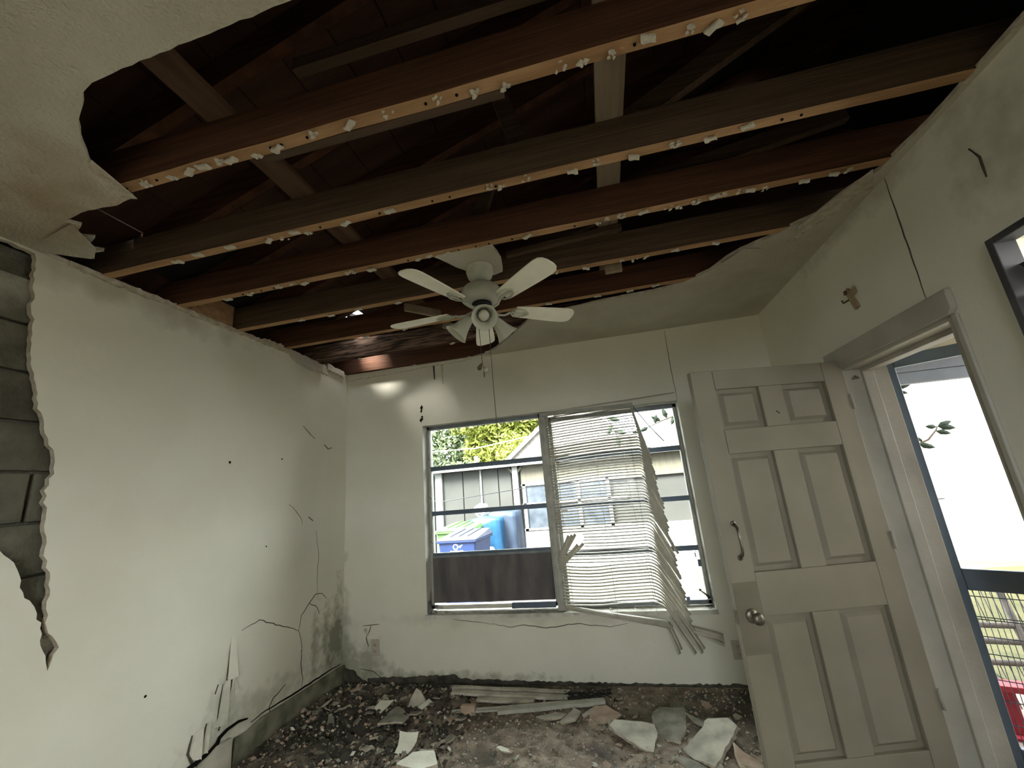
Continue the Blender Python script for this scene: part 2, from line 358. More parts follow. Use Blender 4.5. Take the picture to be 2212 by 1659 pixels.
# baseboards
b1 = G().prism([(2.20, 0), (3.2, 0), (3.2, 0.118), (3.0, 0.128), (2.62, 0.138), (2.40, 0.146), (2.30, 0.128), (2.22, 0.135)], lambda u, v, t: (XL + t, u, v), 0.006, 0.030)
base_l = bevel(b1.obj('baseboard_left', m_base, kind='structure'), 0.004)
G().prism([(1.35, 0), (2.19, 0), (2.185, 0.155), (2.10, 0.16), (2.0, 0.12), (1.8, 0.10), (1.35, 0.09)], lambda u, v, t: (XL + t, u, v), 0.008, 0.034).obj('detached_board', m_basep, base_l)
crack(wall_left, L3((3.18, 0.133), (2.9, 0.143), (2.62, 0.150), (2.45, 0.160), (2.34, 0.15)), 0.006, m_dark, 14, 0.003)
g = G().tube([(XL + 0.012, y, z) for y, z in ((2.30, 0.188), (2.24, 0.203), (2.17, 0.20), (2.125, 0.185), (2.115, 0.165), (2.08, 0.15), (2.0, 0.142), (1.93, 0.135), (1.85, 0.118), (1.6, 0.10))], [0.004, 0.007, 0.008, 0.009, 0.010, 0.010, 0.010, 0.011, 0.012, 0.012], 8)
g.obj('split', m_dark, base_l)

# back wall with the window opening
op = [(-1.457, 0.447), (0.604, 0.440), (0.602, 1.862), (0.2, 1.872), (-0.42, 1.905), (-1.457, 1.905)]
wb = G().prism([(XL - 0.2, 0), (XR + 0.2, 0), (XR + 0.2, ZC), (XL - 0.2, ZC)], lambda u, v, t: (u, YB + t, v), 0, 0.2, 0, 1, [op])
wall_back = wb.obj('wall_back', [m_wall_b, m_reveal], kind='structure')
B3 = lambda *p: [(a, YB - 0.0004, b) for a, b in p]
crack(wall_back, B3((0.605, 2.43), (0.600, 2.2), (0.602, 2.0), (0.604, 1.87)), 0.0022, seed=21, amp=0.002)
crack(wall_back, B3((-1.0, 0.39), (-0.80, 0.36), (-0.70, 0.372), (-0.55, 0.35), (-0.45, 0.36), (-0.33, 0.375), (-0.1, 0.35), (0.02, 0.372)), 0.0028, seed=22)
crack(wall_back, B3((-1.25, 0.42), (-1.1, 0.40), (-1.0, 0.39)), 0.002, seed=23)
crack(wall_back, B3((-2.0, 0.385), (-1.95, 0.39), (-1.86, 0.395)), 0.003, seed=24, amp=0.001)
crack(wall_back, B3((-1.93, 0.385), (-1.945, 0.345), (-1.97, 0.30), (-1.95, 0.24)), 0.004, seed=25, amp=0.002)
crack(wall_back, B3((-2.02, 0.09), (-1.9, 0.07), (-1.84, 0.03)), 0.003, seed=26)
for i, (x, z, r) in enumerate(((-1.975, 0.352, 0.016), (-1.962, 0.322, 0.012), (-2.09, 0.21, 0.018), (-2.06, 0.165, 0.014), (-2.035, 0.160, 0.017))):
    bm = bmesh.new(); bmesh.ops.create_icosphere(bm, subdivisions=2, radius=r)
    for v in bm.verts: v.co = v.co * (1 + 0.5 * noise.noise(v.co * 90 + Vector((i, 0, 0)))); v.co.y *= 0.35
    me = bpy.data.meshes.new('plaster_blister'); bm.to_mesh(me); bm.free(); me.materials.append(m_shard)
    link(me, 'plaster_blister', wall_back, loc=(x, YB, z))
G().prism(jag([(-1.34, 2.447), (-1.325, 2.447), (-1.325, 2.30), (-1.333, 2.30)], 0.001, 0.05, 1, True), lambda u, v, t: (u, YB - t, v), 0.001, 0.006).obj('hanging_splinter', m_string, wall_back)
G().prism([(-1.262, 2.44), (-1.250, 2.44), (-1.248, 2.25), (-1.256, 2.25)], lambda u, v, t: (u, YB - t, v), 0.001, 0.006).obj('hanging_splinter', m_shard, wall_back)
for x, z, w, h in ((-1.458, 2.062, 0.013, 0.028), (-1.462, 2.035, 0.010, 0.018), (-1.455, 1.985, 0.010, 0.012), (-1.466, 1.958, 0.014, 0.020), (-1.452, 1.968, 0.008, 0.010)):
    G().prism(jag([(x - w, z), (x, z - h), (x + w, z + h * 0.2), (x, z + h)], 0.003, 0.01, int(z * 1000), True), lambda u, v, t: (u, YB - t, v), 0, 0.003).obj('gouge', m_dark, wall_back)
# ragged plaster lip along the top of the back wall
ragged(wall_back, [(-2.17, 2.46), (-1.30, 2.452), (-0.80, 2.45), (-0.80, 2.437), (-1.3, 2.425), (-1.8, 2.405), (-2.17, 2.40)], lambda u, v, t: (u, YB - 0.001 - t, v), 0.014, 9, [m_wall_b, m_core], 'torn_edge_strip')
# blackened foot of the wall in the corner
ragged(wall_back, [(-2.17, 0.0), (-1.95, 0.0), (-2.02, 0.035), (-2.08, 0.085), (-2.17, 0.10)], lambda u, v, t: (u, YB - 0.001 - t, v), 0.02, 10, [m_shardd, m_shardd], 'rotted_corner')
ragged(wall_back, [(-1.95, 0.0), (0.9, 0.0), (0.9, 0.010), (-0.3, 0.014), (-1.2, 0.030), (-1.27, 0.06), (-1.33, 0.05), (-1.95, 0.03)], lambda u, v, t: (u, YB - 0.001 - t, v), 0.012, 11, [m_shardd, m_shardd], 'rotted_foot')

# right wall with the doorway
dop = [(1.67, 0.0), (2.41, 0.0), (2.41, 1.815), (1.67, 1.815)]
wr = G().prism([(YN, 0), (1.67, 0), (1.67, 1.815), (2.41, 1.815), (2.41, 0), (YB, 0), (YB, ZC), (YN, ZC)], lambda u, v, t: (XR + t, u, v), 0, 0.2, 0, 0, [[(0.35, 0.93), (1.415, 0.93), (1.415, 1.94), (0.35, 1.94)]])
wall_right = wr.obj('wall_right', [m_wall_r, m_wall_r], kind='structure')
R3 = lambda *p: [(XR - 0.0006, a, b) for a, b in p]
crack(wall_right, R3((1.738, 2.44), (1.742, 2.2), (1.748, 1.90)), 0.0028, seed=31, amp=0.0015)
crack(wall_right, R3((1.40, 2.27), (1.38, 2.22), (1.385, 2.15)), 0.004, seed=32)
G().prism([(XL - 0.2, 0), (XR + 0.2, 0), (XR + 0.2, ZC), (XL - 0.2, ZC)], lambda u, v, t: (u, YN - 0.2 + t, v), 0, 0.2, 0, 0, [[(-0.7, 1.0), (0.6, 1.0), (0.6, 2.05), (-0.7, 2.05)]]).obj('wall_rear', m_wall_b, kind='structure')
wfr = G()
for x in (-0.7, -0.07, 0.55): wfr.box((x, YN - 0.14, 1.0), (x + 0.05, YN - 0.08, 2.05))
wfr.box((-0.7, YN - 0.14, 1.0), (0.6, YN - 0.08, 1.05)); wfr.box((-0.7, YN - 0.14, 2.0), (0.6, YN - 0.08, 2.05))
wfr.obj('window_3', m_trim, kind='structure')

# doorway casing, jambs, stop
tr = G()
tr.prism([(1.635, 1.895), (2.49, 1.895), (2.49, 1.825), (2.47, 1.80), (1.655, 1.80), (1.635, 1.82)], lambda u, v, t: (XR - t, u, v), 0.0, 0.022)
casing = bevel(tr.obj('trim_1', m_trim, kind='structure'), 0.005)
bevel(G().box((XR - 0.022, 2.41, 0), (XR, 2.49, 1.80)).obj('casing_leg', m_trim, casing), 0.005)
bevel(G().box((XR - 0.012, 1.640, 0), (XR, 1.665, 1.80)).obj('casing_leg', m_trim, casing), 0.004)
bevel(G().box((XR - 0.004, 2.385, 0), (XR + 0.2, 2.412, 1.80)).obj('jamb', m_trim, casing), 0.003)
bevel(G().box((XR - 0.004, 1.668, 0), (XR + 0.2, 1.69, 1.80)).obj('jamb', m_trim, casing), 0.003)
bevel(G().box((XR - 0.004, 1.69, 1.785), (XR + 0.2, 2.385, 1.816)).obj('head_jamb', m_trim, casing), 0.003)
bevel(G().box((XR + 0.075, 2.366, 0), (XR + 0.125, 2.386, 1.785)).obj('door_stop', m_trim, casing), 0.003)
bevel(G().box((XR + 0.075, 1.69, 1.765), (XR + 0.125, 2.366, 1.786)).obj('door_stop', m_trim, casing), 0.003)
bevel(G().box((XR - 0.02, 1.68, 0.0), (XR + 0.22, 2.40, 0.018)).obj('threshold', m_alum, casing), 0.004)
G().tube([(XR + 0.03, 2.383, 1.735), (XR + 0.045, 2.380, 1.742), (XR + 0.06, 2.383, 1.738)], [0.004, 0.009, 0.004], 8).obj('strike_plate', m_brass, casing)

# ceiling: what is left of the plaster
hole = [(1.262, 0.56), (0.4, 0.565), (-0.541, 0.572), (-1.06, 0.585), (-1.17, 0.592), (-1.225, 0.606), (-1.26, 0.63), (-1.34, 0.668), (-1.39, 0.705), (-1.46, 0.769), (-1.489, 0.80), (-1.527, 0.864), (-1.512, 0.935), (-1.60, 0.947), (-1.72, 0.935), (-1.867, 0.95), (-1.84, 0.99), (-1.93, 1.03), (-1.88, 1.06), (-1.985, 1.09), (-1.945, 1.135), (-2.02, 1.125), (-2.05, 1.16), (-2.12, 1.10), (-2.168, 1.06), (-2.17, 1.67), (-2.168, 2.3), (-2.17, 2.93), (-2.165, 3.19), (-1.75, 3.19), (-0.98, 3.175), (-0.80, 3.12), (-0.725, 3.05), (-0.62, 2.92), (-0.45, 2.70), (-0.359, 2.59), (-0.1, 2.525), (0.129, 2.485), (0.45, 2.468), (0.601, 2.432), (0.74, 2.32), (0.80, 2.20), (0.853, 2.137), (0.98, 2.05), (1.06, 1.97), (1.12, 1.93), (1.17, 1.78), (1.235, 1.68), (1.262, 1.45)]
hj = jag(hole, 0.0022, 0.03, 12, True)
cg = G().prism([(XL, YN), (XR, YN), (XR, YB), (XL, YB)], lambda u, v, t: (u, v, ZC + t), 0, 0.016, 0, 1, [hj])
ceiling = cg.obj('ceiling', [m_ceil, m_core], kind='structure')
G().prism(jag([(-0.665, 1.650), (-0.375, 1.650), (-0.362, 1.78), (-0.385, 1.90), (-0.47, 1.925), (-0.545, 1.86)], 0.004, 0.03, 4, True), lambda u, v, t: (u, v, ZC - 0.002 + t), 0, 0.016, 0, 1).obj('plaster_remnant', [m_ceil, m_core], ceiling)
# folded flap of paper-faced board at the edge of the hole, and soggy strips
flap(ceiling, [(-1.452, 0.772, ZC - 0.002), (-1.455, 0.82, ZC - 0.012), (-1.468, 0.88, ZC - 0.016), (-1.492, 0.935, ZC - 0.010), (-1.540, 0.925, ZC - 0.002), (-1.535, 0.85, ZC - 0.001), (-1.495, 0.79, ZC - 0.001)], m_core, 'torn_flap')
flap(ceiling, [(-2.05, 1.00, ZC - 0.003), (-1.84, 0.96, ZC - 0.012), (-1.90, 1.08, ZC - 0.03), (-2.02, 1.15, ZC - 0.012)], m_ceil, 'torn_flap')
flap(ceiling, [(1.20, 1.66, ZC - 0.002), (1.06, 1.98, ZC - 0.012), (1.10, 2.12, ZC - 0.006), (1.28, 1.80, ZC - 0.002)], m_core, 'torn_flap')
flap(ceiling, [(0.86, 2.12, ZC - 0.003), (0.78, 2.22, ZC - 0.014), (0.82, 2.32, ZC - 0.004), (0.95, 2.15, ZC - 0.003)], m_ceil, 'torn_flap')

# ------------------------------------------------------------------ roof and attic
ZR = lambda x: 2.60 + 0.37 * (x + 1.82)          # underside of the rafters
XRIDGE = 2.0
def zroof(x): return ZR(x) if x <= XRIDGE else ZR(XRIDGE) - 0.37 * (x - XRIDGE)
def hquad(c, dx, dy, k=0.0): return [(c[0] - dx, c[1] - dy), (c[0] + dx, c[1] - dy + k), (c[0] + dx, c[1] + dy + k), (c[0] - dx, c[1] + dy)]
holes_roof = [[(-1.895, 2.665), (-1.835, 2.655), (-1.825, 2.745), (-1.885, 2.755)], [(-1.815, 2.65), (-1.735, 2.655), (-1.735, 2.795), (-1.80, 2.74)],
              [(-2.06, 2.97), (-1.90, 2.95), (-1.87, 3.03), (-2.04, 3.07)], [(1.165, 2.12), (1.20, 2.13), (1.205, 2.24), (1.17, 2.25)],
              [(-2.075, 1.14), (-1.985, 1.15), (-1.985, 1.33), (-2.07, 1.32)]]
rf = G().prism([(-2.6, -2.2), (XRIDGE, -2.2), (XRIDGE, 4.05), (-2.6, 4.05)], lambda u, v, t: (u, v, ZR(u) + 0.165 + t), 0, 0.03, 0, 0, holes_roof)
rf.prism([(XRIDGE, 1.45), (3.5, 1.45), (3.5, 4.05), (XRIDGE, 4.05)], lambda u, v, t: (u, v, zroof(u) + 0.165 + t), 0, 0.03)
roof = rf.obj('roof', m_roofing, kind='structure')
# boarding under the roofing, board by board (left out where daylight comes through)
k = 0
proto = None
for ix in range(22):
    x0 = -2.42 + ix * 0.2
    if x0 + 0.2 > XRIDGE: break
    for (y0, y1) in ((-0.3, 1.45), (1.455, 3.38)):
        if y1 > 3 and any(min(p[0] for p in h) < x0 + 0.195 and max(p[0] for p in h) > x0 for h in holes_roof):
            lim = min(min(p[1] for p in h) for h in holes_roof if min(p[0] for p in h) < x0 + 0.195 and max(p[0] for p in h) > x0)
            y1 = lim - 0.01
        segs = [(y0, y1)]
        if y0 < 0 and x0 < -1.985 and x0 + 0.195 > -2.075: segs = [(y0, 1.13), (1.34, y1)]
        for y0, y1 in segs: G().prism([(x0, y0), (x0 + 0.195, y0), (x0 + 0.195, y1), (x0, y1)], lambda u, v, t: (u, v, ZR(u) + 0.146 + t), 0, 0.017).obj('roof_board', m_sheath, roof)
# gable end, eaves and porch ceiling close the attic
gw = G().prism([(-2.6, ZC), (1.485, ZC), (1.486, 2.13), (3.5, 2.13), (3.5, zroof(3.5) + 0.165), (XRIDGE, ZR(XRIDGE) + 0.165), (-2.6, ZR(-2.6) + 0.17)], lambda u, v, t: (u, 3.40 + t, v), 0, 0.05)
gw.obj('wall_gable', m_sheath, kind='structure')
ev = G()
ev.box((-2.42, -2.2, 2.40), (-2.38, 3.45, 2.62))
ev.obj('trim_2', m_roofing, kind='structure')
G().box((-2.4, -2.2, ZC), (2.05, -1.95, 4.2)).obj('wall_attic_rear', m_roofing, kind='structure')
m_soffit = mat('cream_porch_ceiling', (0.20, 0.175, 0.12), (0.24, 0.215, 0.15), scale=4)
G().box((XR + 0.2, 1.45, 2.13), (3.5, 4.0, 2.16)).obj('ceiling_porch', m_soffit, kind='structure')
G().box((XR + 0.2, -2.2, ZC), (2.05, 1.45, ZC + 0.03)).obj('ceiling_eave', m_soffit, kind='structure')
G().box((XRIDGE, -2.2, ZC), (XRIDGE + 0.05, 1.5, 4.2)).obj('wall_attic_side', m_roofing, kind='structure')
G().prism([(XRIDGE, 2.0), (3.5, 2.0), (3.5, zroof(3.5) + 0.16), (XRIDGE, ZR(XRIDGE) + 0.16)], lambda u, v, t: (u, 1.45 + t, v), 0, 0.05).obj('wall_attic_porch', m_roofing, kind='structure')
G().box((XR + 0.2, 1.47, -0.4), (3.5, 1.60, 2.13)).obj('wall_light_blocker', m_joistg, kind='structure')  # unseen wall, added to keep outside light off the door leaf
G().box((3.46, 1.45, 2.13), (3.5, 4.0, 3.8)).obj('trim_3', m_roofing, kind='structure')
m_fascia = mat('grey_blue_beam_paint', (0.10, 0.115, 0.14), (0.125, 0.14, 0.165), scale=6, rough=0.6)
fb = G().box((1.485, 3.90, 2.00), (3.5, 3.98, 2.13)).obj('porch_beam', m_fascia, label='blue-grey boarded beam across the porch seen over the screen door', cat='beam')
bevel(fb, 0.004)
G().box((1.485, 3.93, 1.905), (3.5, 4.0, 1.997)).obj('lower_board', m_fascia, fb)

# ceiling joists
JY = [(-0.27, None), (0.12, None), (0.50, 0), (0.875, 0), (1.265, 1), (1.615, 0), (1.995, 1), (2.372, 0), (2.772, 2), (3.135, 0)]
names = {3: 'ceiling joist nearest the camera, red-brown with a pale plaster-spotted underside', 4: 'grey-brown second ceiling joist with a weathered knotty face',
         5: 'red-brown third ceiling joist, its edge crossing just above the ceiling fan', 6: 'dark ceiling joist directly behind the fan canopy',
         7: 'dark ceiling joist behind the fan blades, next to the small roof hole', 8: 'rotted split ceiling joist lit by the gap in the roof at left',
         9: 'last ceiling joist, reddish, lying along the top of the window wall'}
def beam_geo(x0, x1, y0, y1, z0, z1, seed, amp=0.0025, n=30):
    g = G(); vs = []
    for i in range(n + 1):
        x = x0 + (x1 - x0) * i / n
        for k, (y, z) in enumerate(((y0, z0), (y1, z0), (y1, z1), (y0, z1))):
            p = Vector((x * 4, k * 3.1 + seed, 0)); vs.append((x, y + amp * noise.noise(p), z + amp * noise.noise(p + Vector((0, 0, 5)))))
    g.v = vs
    for i in range(n):
        for k in range(4):
            a, b = i * 4 + k, i * 4 + (k + 1) % 4
            g.f.append((a, b, b + 4, a + 4)); g.m.append(1 if k == 0 else 0); g.smooth.append(False)
    g.f += [(0, 1, 2, 3), (n * 4 + 3, n * 4 + 2, n * 4 + 1, n * 4)]; g.m += [0, 0]; g.smooth += [False, False]
    return g
def scrap_mesh(seed, ring):
    rnd = random.Random(seed); g = G()
    n = rnd.randint(3, 5)
    for k in range(n):
        a = 2 * pi * k / n + rnd.random(); rad = 0.013 if ring else 0.009
        c = Vector((cos(a) * rad * rnd.uniform(0.6, 1.5), sin(a) * rad, -0.001 - 0.006 * rnd.random()))
        bm = bmesh.new(); bmesh.ops.create_icosphere(bm, subdivisions=1, radius=rnd.uniform(0.003, 0.008))
        vs = [(v.co + Vector((rnd.uniform(-1, 1), rnd.uniform(-1, 1), rnd.uniform(-1, 1))) * 0.003) for v in bm.verts]
        g.add([c + Vector((v.x * 1.3, v.y, v.z * 0.75)) for v in vs], [tuple(v.index for v in f.verts) for f in bm.faces]); bm.free()
    return g.mesh('plaster_scrap', m_plas)
m_plas = mat('ceiling_plaster_scrap', (0.46, 0.42, 0.34), (0.62, 0.58, 0.48), scale=60, bump=0.4, bscale=200)
scraps = [scrap_mesh(s, s % 2) for s in range(8)]
chips = []
for s in range(4):
    rnd = random.Random(40 + s)
    chips.append(G().prism(jag([(-0.022, -0.006), (0.018, -0.010), (0.026, 0.008), (-0.014, 0.012)], 0.004, 0.01, s, True), lambda u, v, t: (u, v, -t), 0.0, 0.007).mesh('plaster_chip', m_plas))
SX = {3: [(-1.40, 1), (-1.29, 1), (-1.22, 0), (-1.16, 0), (-1.09, 1), (-1.05, 0), (-0.96, 1), (-0.88, 0), (-0.74, 1), (-0.62, 0), (-0.49, 1), (-0.33, 1), (-0.22, 1), (-0.13, 1), (0.03, 1), (0.09, 1), (0.17, 1), (0.26, 0), (0.37, 1), (0.43, 0), (0.49, 1)],
      4: [(-1.75, 0), (-1.62, 0), (-1.45, 0), (-1.27, 0), (-1.20, 1), (-1.13, 0), (-1.08, 1), (-0.90, 0), (-0.7, 0), (-0.28, 1), (-0.24, 1), (-0.14, 1), (0.03, 0), (0.12, 1), (0.25, 0), (0.39, 1), (0.51, 0), (0.62, 0)],
      5: [(-1.85, 0), (-1.70, 0), (-1.52, 1), (-1.44, 1), (-1.38, 0), (-1.12, 1), (-1.09, 1), (-1.0, 0), (-0.74, 1), (-0.68, 1), (-0.60, 0), (-0.2, 0), (0.12, 1), (0.16, 1), (0.22, 1), (0.31, 0), (0.42, 1), (0.46, 1), (0.53, 1), (0.60, 0), (0.64, 1), (0.70, 1), (0.74, 0), (0.8, 1), (0.95, 0), (1.05, 0), (1.10, 1)],
      6: [(-1.7, 0), (-1.5, 0), (-1.3, 0), (-1.05, 0), (-0.1, 1), (0.05, 0), (0.24, 1), (0.30, 1), (0.36, 1), (0.5, 0), (0.7, 0)],
      7: [(-1.5, 0), (-1.2, 0), (-0.2, 0), (0.1, 0), (0.3, 0), (0.45, 0)], 8: [(-1.8, 0), (-1.0, 0), (-0.8, 1)], 9: [(-1.5, 0), (-1.0, 0)]}
for i, (y, kind) in enumerate(JY):
    if kind is None: continue
    body = {0: m_joist, 1: m_joistg, 2: m_rot}[kind]
    o = beam_geo(-2.33, 1.62, y, y + 0.042, ZC + (0.017 if i == 2 else 0.0045), 2.60, i, 0.006 if kind == 2 else 0.0025).obj('ceiling_joist', [body, m_joistb if i < 8 else m_joist], label=names.get(i, 'ceiling joist hidden above the near edge of the torn ceiling'), cat='joist', group='ceiling joists' )
    for q, (x, typ) in enumerate(SX.get(i, ())):
        rnd = random.Random(i * 100 + q)
        me = scraps[rnd.randrange(8)] if typ else chips[rnd.randrange(4)]
        link(me, 'plaster_scrap' if typ else 'plaster_chip', o, loc=(x, y + 0.021 + rnd.uniform(-0.012, 0.012), ZC - 0.001), rot=(0, 0, rnd.uniform(-0.6, 0.6) + (0 if typ else pi * rnd.randrange(2))))
    for q in range(10):
        rnd = random.Random(i * 31 + q); x = rnd.uniform(-1.9, 0.9)
        if i in (3, 4, 5): G().lathe([(0.0, -0.0015), (0.004, -0.0015), (0.0045, 0.002)], 8, Matrix.Translation((x, y + 0.021, ZC))).obj('nail', m_dark, o)
# splinters of the rotted joist, standing in the light
rot_joist = [o for o in COL.objects if o.name.startswith('ceiling_joist')][6]
for q in range(14):
    rnd = random.Random(q + 500); x = rnd.uniform(-1.95, -1.35); y = 2.765; z = rnd.uniform(2.46, 2.62); L = rnd.uniform(0.05, 0.16)
    G().tube([(x, y - 0.004, z), (x + L * 0.5, y - 0.012 - 0.01 * rnd.random(), z + rnd.uniform(-0.01, 0.02)), (x + L, y - 0.005, z + rnd.uniform(-0.02, 0.03))], [0.002, 0.005, 0.001], 5).obj('splinter', m_rot, rot_joist)
tag(G().tube([(-1.86, 2.80, 2.62), (-1.80, 2.79, 2.575), (-1.73, 2.79, 2.555), (-1.66, 2.80, 2.56)], 0.004, 6).obj('hanging_wire', m_cord), 'pale loop of wire in the roof gap near the rotted joist', 'wire')

# rafters, one beside each joist
for i, (y, kind) in enumerate(JY):
    if kind is None: continue
    y0 = y + 0.046
    g = G().prism([(-2.5, 0), (XRIDGE, 0), (XRIDGE, 0.14), (-2.5, 0.14)], lambda u, v, t: (u, y0 + t, ZR(u) + v), 0, 0.040)
    lab = {3: 'sloping roof rafter beside the joist nearest the camera', 4: 'sloping roof rafter rising from the second joist at left', 5: 'sloping roof rafter rising from the third joist, above the fan',
           6: 'sloping roof rafter beside the joist behind the fan canopy', 7: 'sloping roof rafter in front of the bright roof hole', 8: 'sloping roof rafter beside the rotted joist', 9: 'last sloping roof rafter, over the window wall'}
    g.obj('roof_rafter', m_joist, label=lab.get(i, 'roof rafter hidden above the near edge of the torn ceiling'), cat='rafter', group='roof rafters')
# long runner boards laid across the joists
bevel(G().box((0.137, 0.3, 2.601), (0.236, 3.15, 2.622)).obj('runner_board', m_board, label='pale runner board laid over the joists right of the fan', cat='board'), 0.002)
bevel(G().box((-1.142, 0.3, 2.601), (-1.036, 3.15, 2.622)).obj('runner_board', m_boardr, label='brown runner board laid over the joists left of the fan', cat='board'), 0.002)
# webs and braces above the joists
def brace(a, b, w, t, label, m=m_joist, name='roof_brace'):
    a, b = Vector(a), Vector(b); d = b - a; L = d.length; q = d.to_track_quat('X', 'Z').to_matrix().to_4x4(); q.translation = a
    g = G().box((0, -t / 2, -w / 2), (L, t / 2, w / 2), M=q)
    return bevel(g.obj(name, m, label=label, cat='brace'), 0.002)
brace((-0.86, 0.93, 2.80), (0.9, 0.93, 2.80), 0.05, 0.035, 'thin pale purlin edge high above the nearest joist', m_joistg)
brace((-0.95, 0.935, 2.475), (-0.14, 0.935, 2.475), 0.05, 0.030, 'short sister board nailed behind the nearest joist', m_joistg)
brace((-0.15, 1.34, 2.62), (-0.27, 1.34, 3.12), 0.07, 0.036, 'upright strut behind the second joist', m_joistg)
brace((0.3, 1.34, 2.66), (1.3, 1.34, 3.2), 0.085, 0.036, 'slanting web board behind the second joist at right', m_joistg)
brace((0.32, 1.70, 2.63), (1.2, 1.70, 2.76), 0.07, 0.036, 'low web board behind the third joist at right', m_joistg)
brace((-0.45, 1.70, 2.62), (-0.30, 1.70, 3.05), 0.07, 0.036, 'upright strut behind the third joist near the fan', m_joistg)
brace((-0.36, 1.92, 2.55), (0.25, 1.92, 2.58), 0.03, 0.030, 'narrow conduit-like batten running right from the fan canopy', m_joistg)
brace((-0.3, 2.08, 2.63), (0.5, 2.08, 2.9), 0.08, 0.036, 'web board behind the joist at the fan canopy', m_joistg)
brace((-1.05, 2.10, 2.45), (-0.90, 2.30, 2.46), 0.05, 0.02, 'pale block with dark stamp marks between two joists', m_board)
brace((-0.95, 2.46, 2.46), (-0.84, 2.60, 2.46), 0.05, 0.02, 'small pale block between the joists left of the fan motor', m_board)
brace((0.15, 2.09, 2.46), (0.24, 2.09, 2.46), 0.07, 0.03, 'rough end block under the pale runner board', m_board)
# short blocking at the left end, under the eaves
bevel(G().box((-2.20, 1.67, 2.452), (-2.17, 1.98, 2.60)).obj('wall_plate_block', m_joistb, label='pale blocking board on the left wall between third and fourth joist', cat='board'), 0.003)

# ------------------------------------------------------------------ window in the back wall
YW = 3.285
def window(n, x0, x1, zt, bars, z0):
    root = thing('window_%d' % n, (x0, YW, z0), None, None); root['kind'] = 'structure'
    def P(g, name, m): 
        o = g.obj(name, m, root); o.matrix_parent_inverse = Matrix.Translation((-x0, -YW, -z0)); return o
    w = 0.022
    fr = G(); fr.box((x0, YW, z0), (x0 + w, YW + 0.045, zt)); fr.box((x1 - w, YW, z0), (x1, YW + 0.045, zt))
    bevel(P(fr, 'side_rail', m_mull), 0.002)
    bevel(P(G().box((x0, YW, zt - 0.03), (x1, YW + 0.045, zt)), 'head_rail', m_alum), 0.002)
    bevel(P(G().box((x0, YW, z0), (x1, YW + 0.045, z0 + 0.028)), 'bottom_rail', m_alum), 0.002)
    edges = [zt - 0.03] + list(bars) + [z0 + 0.028]
    for b in bars:
        bevel(P(G().box((x0 + w, YW + 0.004, b - 0.014), (x1 - w, YW + 0.040, b + 0.016)), 'glazing_bar', m_blue), 0.003)
        P(G().box((x0 + w, YW - 0.002, b + 0.016), (x1 - w, YW + 0.012, b + 0.022)), 'drip_lip', m_alum)
    for a, b in zip(edges[:-1], edges[1:]):
        if n == 1 and b < 0.6: continue
        P(G().box((x0 + w, YW + 0.020, b + 0.015), (x1 - w, YW + 0.024, a - 0.012)), 'pane', m_glass)
    return root, P
w1, P1 = window(1, -1.452, -0.452, 1.905, (1.540, 1.178, 0.856), 0.47)
bevel(P1(G().box((-1.43, YW - 0.012, 0.515), (-0.474, YW + 0.006, 0.842)), 'plywood_board', m_ply), 0.002)
P1(G().box((-1.43, YW - 0.014, 0.842), (-0.474, YW + 0.014, 0.860)), 'board_cap', m_alum)
bevel(P1(G().box((-1.40, YW - 0.04, 0.475), (-0.80, YW - 0.006, 0.500)), 'loose_white_strip', m_reveal), 0.002)
bevel(P1(G().box((-0.80, YW - 0.045, 0.470), (-0.47, YW - 0.01, 0.505)), 'loose_dark_strip', m_blue), 0.002)
for z in (1.62, 1.30, 0.95): P1(G().tube([(-1.425, YW - 0.006, z), (-1.445, YW - 0.012, z + 0.02)], 0.004, 6), 'hinge_clip', m_brass)
w2, P2 = window(2, -0.392, 0.600, 1.862, (1.522, 1.158, 0.815), 0.455)
g = G().tube([(0.585, YW - 0.02, 0.50), (0.565, YW - 0.045, 0.525), (0.532, YW - 0.05, 0.555)], [0.010, 0.006, 0.004], 8)
g.lathe([(0.0, -0.009), (0.008, -0.005), (0.009, 0.003), (0.0, 0.009)], 10, Matrix.Translation((0.530, YW - 0.05, 0.558)))
P2(g, 'crank_handle', m_brass)
P2(G().box((0.555, YW - 0.02, 0.70), (0.575, YW - 0.002, 0.745)), 'latch', m_blue)
P2(G().tube([(0.556, YW - 0.006, 0.80), (0.545, YW - 0.012, 0.785), (0.548, YW - 0.014, 0.76)], 0.004, 6), 'latch_hook', m_brass)
P2(G().box((0.44, YW - 0.006, 0.483), (0.462, YW + 0.01, 0.505)), 'stop_block', m_blue)
mu = G().box((-0.452, YB + 0.012, 0.455), (-0.392, YW + 0.05, 1.900)); mu.box((-0.437, YB + 0.004, 0.455), (-0.407, YB + 0.012, 1.90))
bevel(mu.obj('trim_4', m_mull, kind='structure'), 0.004)
sl = G().prism(jag([(-1.47, 0.425), (0.615, 0.418), (0.615, 0.446), (-1.47, 0.453)], 0.001, 0.12, 3, True), lambda u, v, t: (u, YB - 0.014 + t, v), 0, 0.24)
bevel(sl.obj('window_sill_1', m_reveal, kind='structure'), 0.004)
for q in range(26):
    rnd = random.Random(q + 900); x = rnd.choice((rnd.uniform(-1.44, -1.30), rnd.uniform(-1.3, 0.58)))
    G().prism(jag([(-0.008, -0.004), (0.009, -0.003), (0.006, 0.005), (-0.007, 0.004)], 0.002, 0.006, q, True), lambda u, v, t: (u, v, t), 0, 0.004).obj('paint_chip', m_shardw if q % 3 else m_shardg, bpy.data.objects['window_sill_1'], loc=(x, YB + rnd.uniform(0.01, 0.07), 0.453), rot=(0, 0, rnd.uniform(0, 3)))

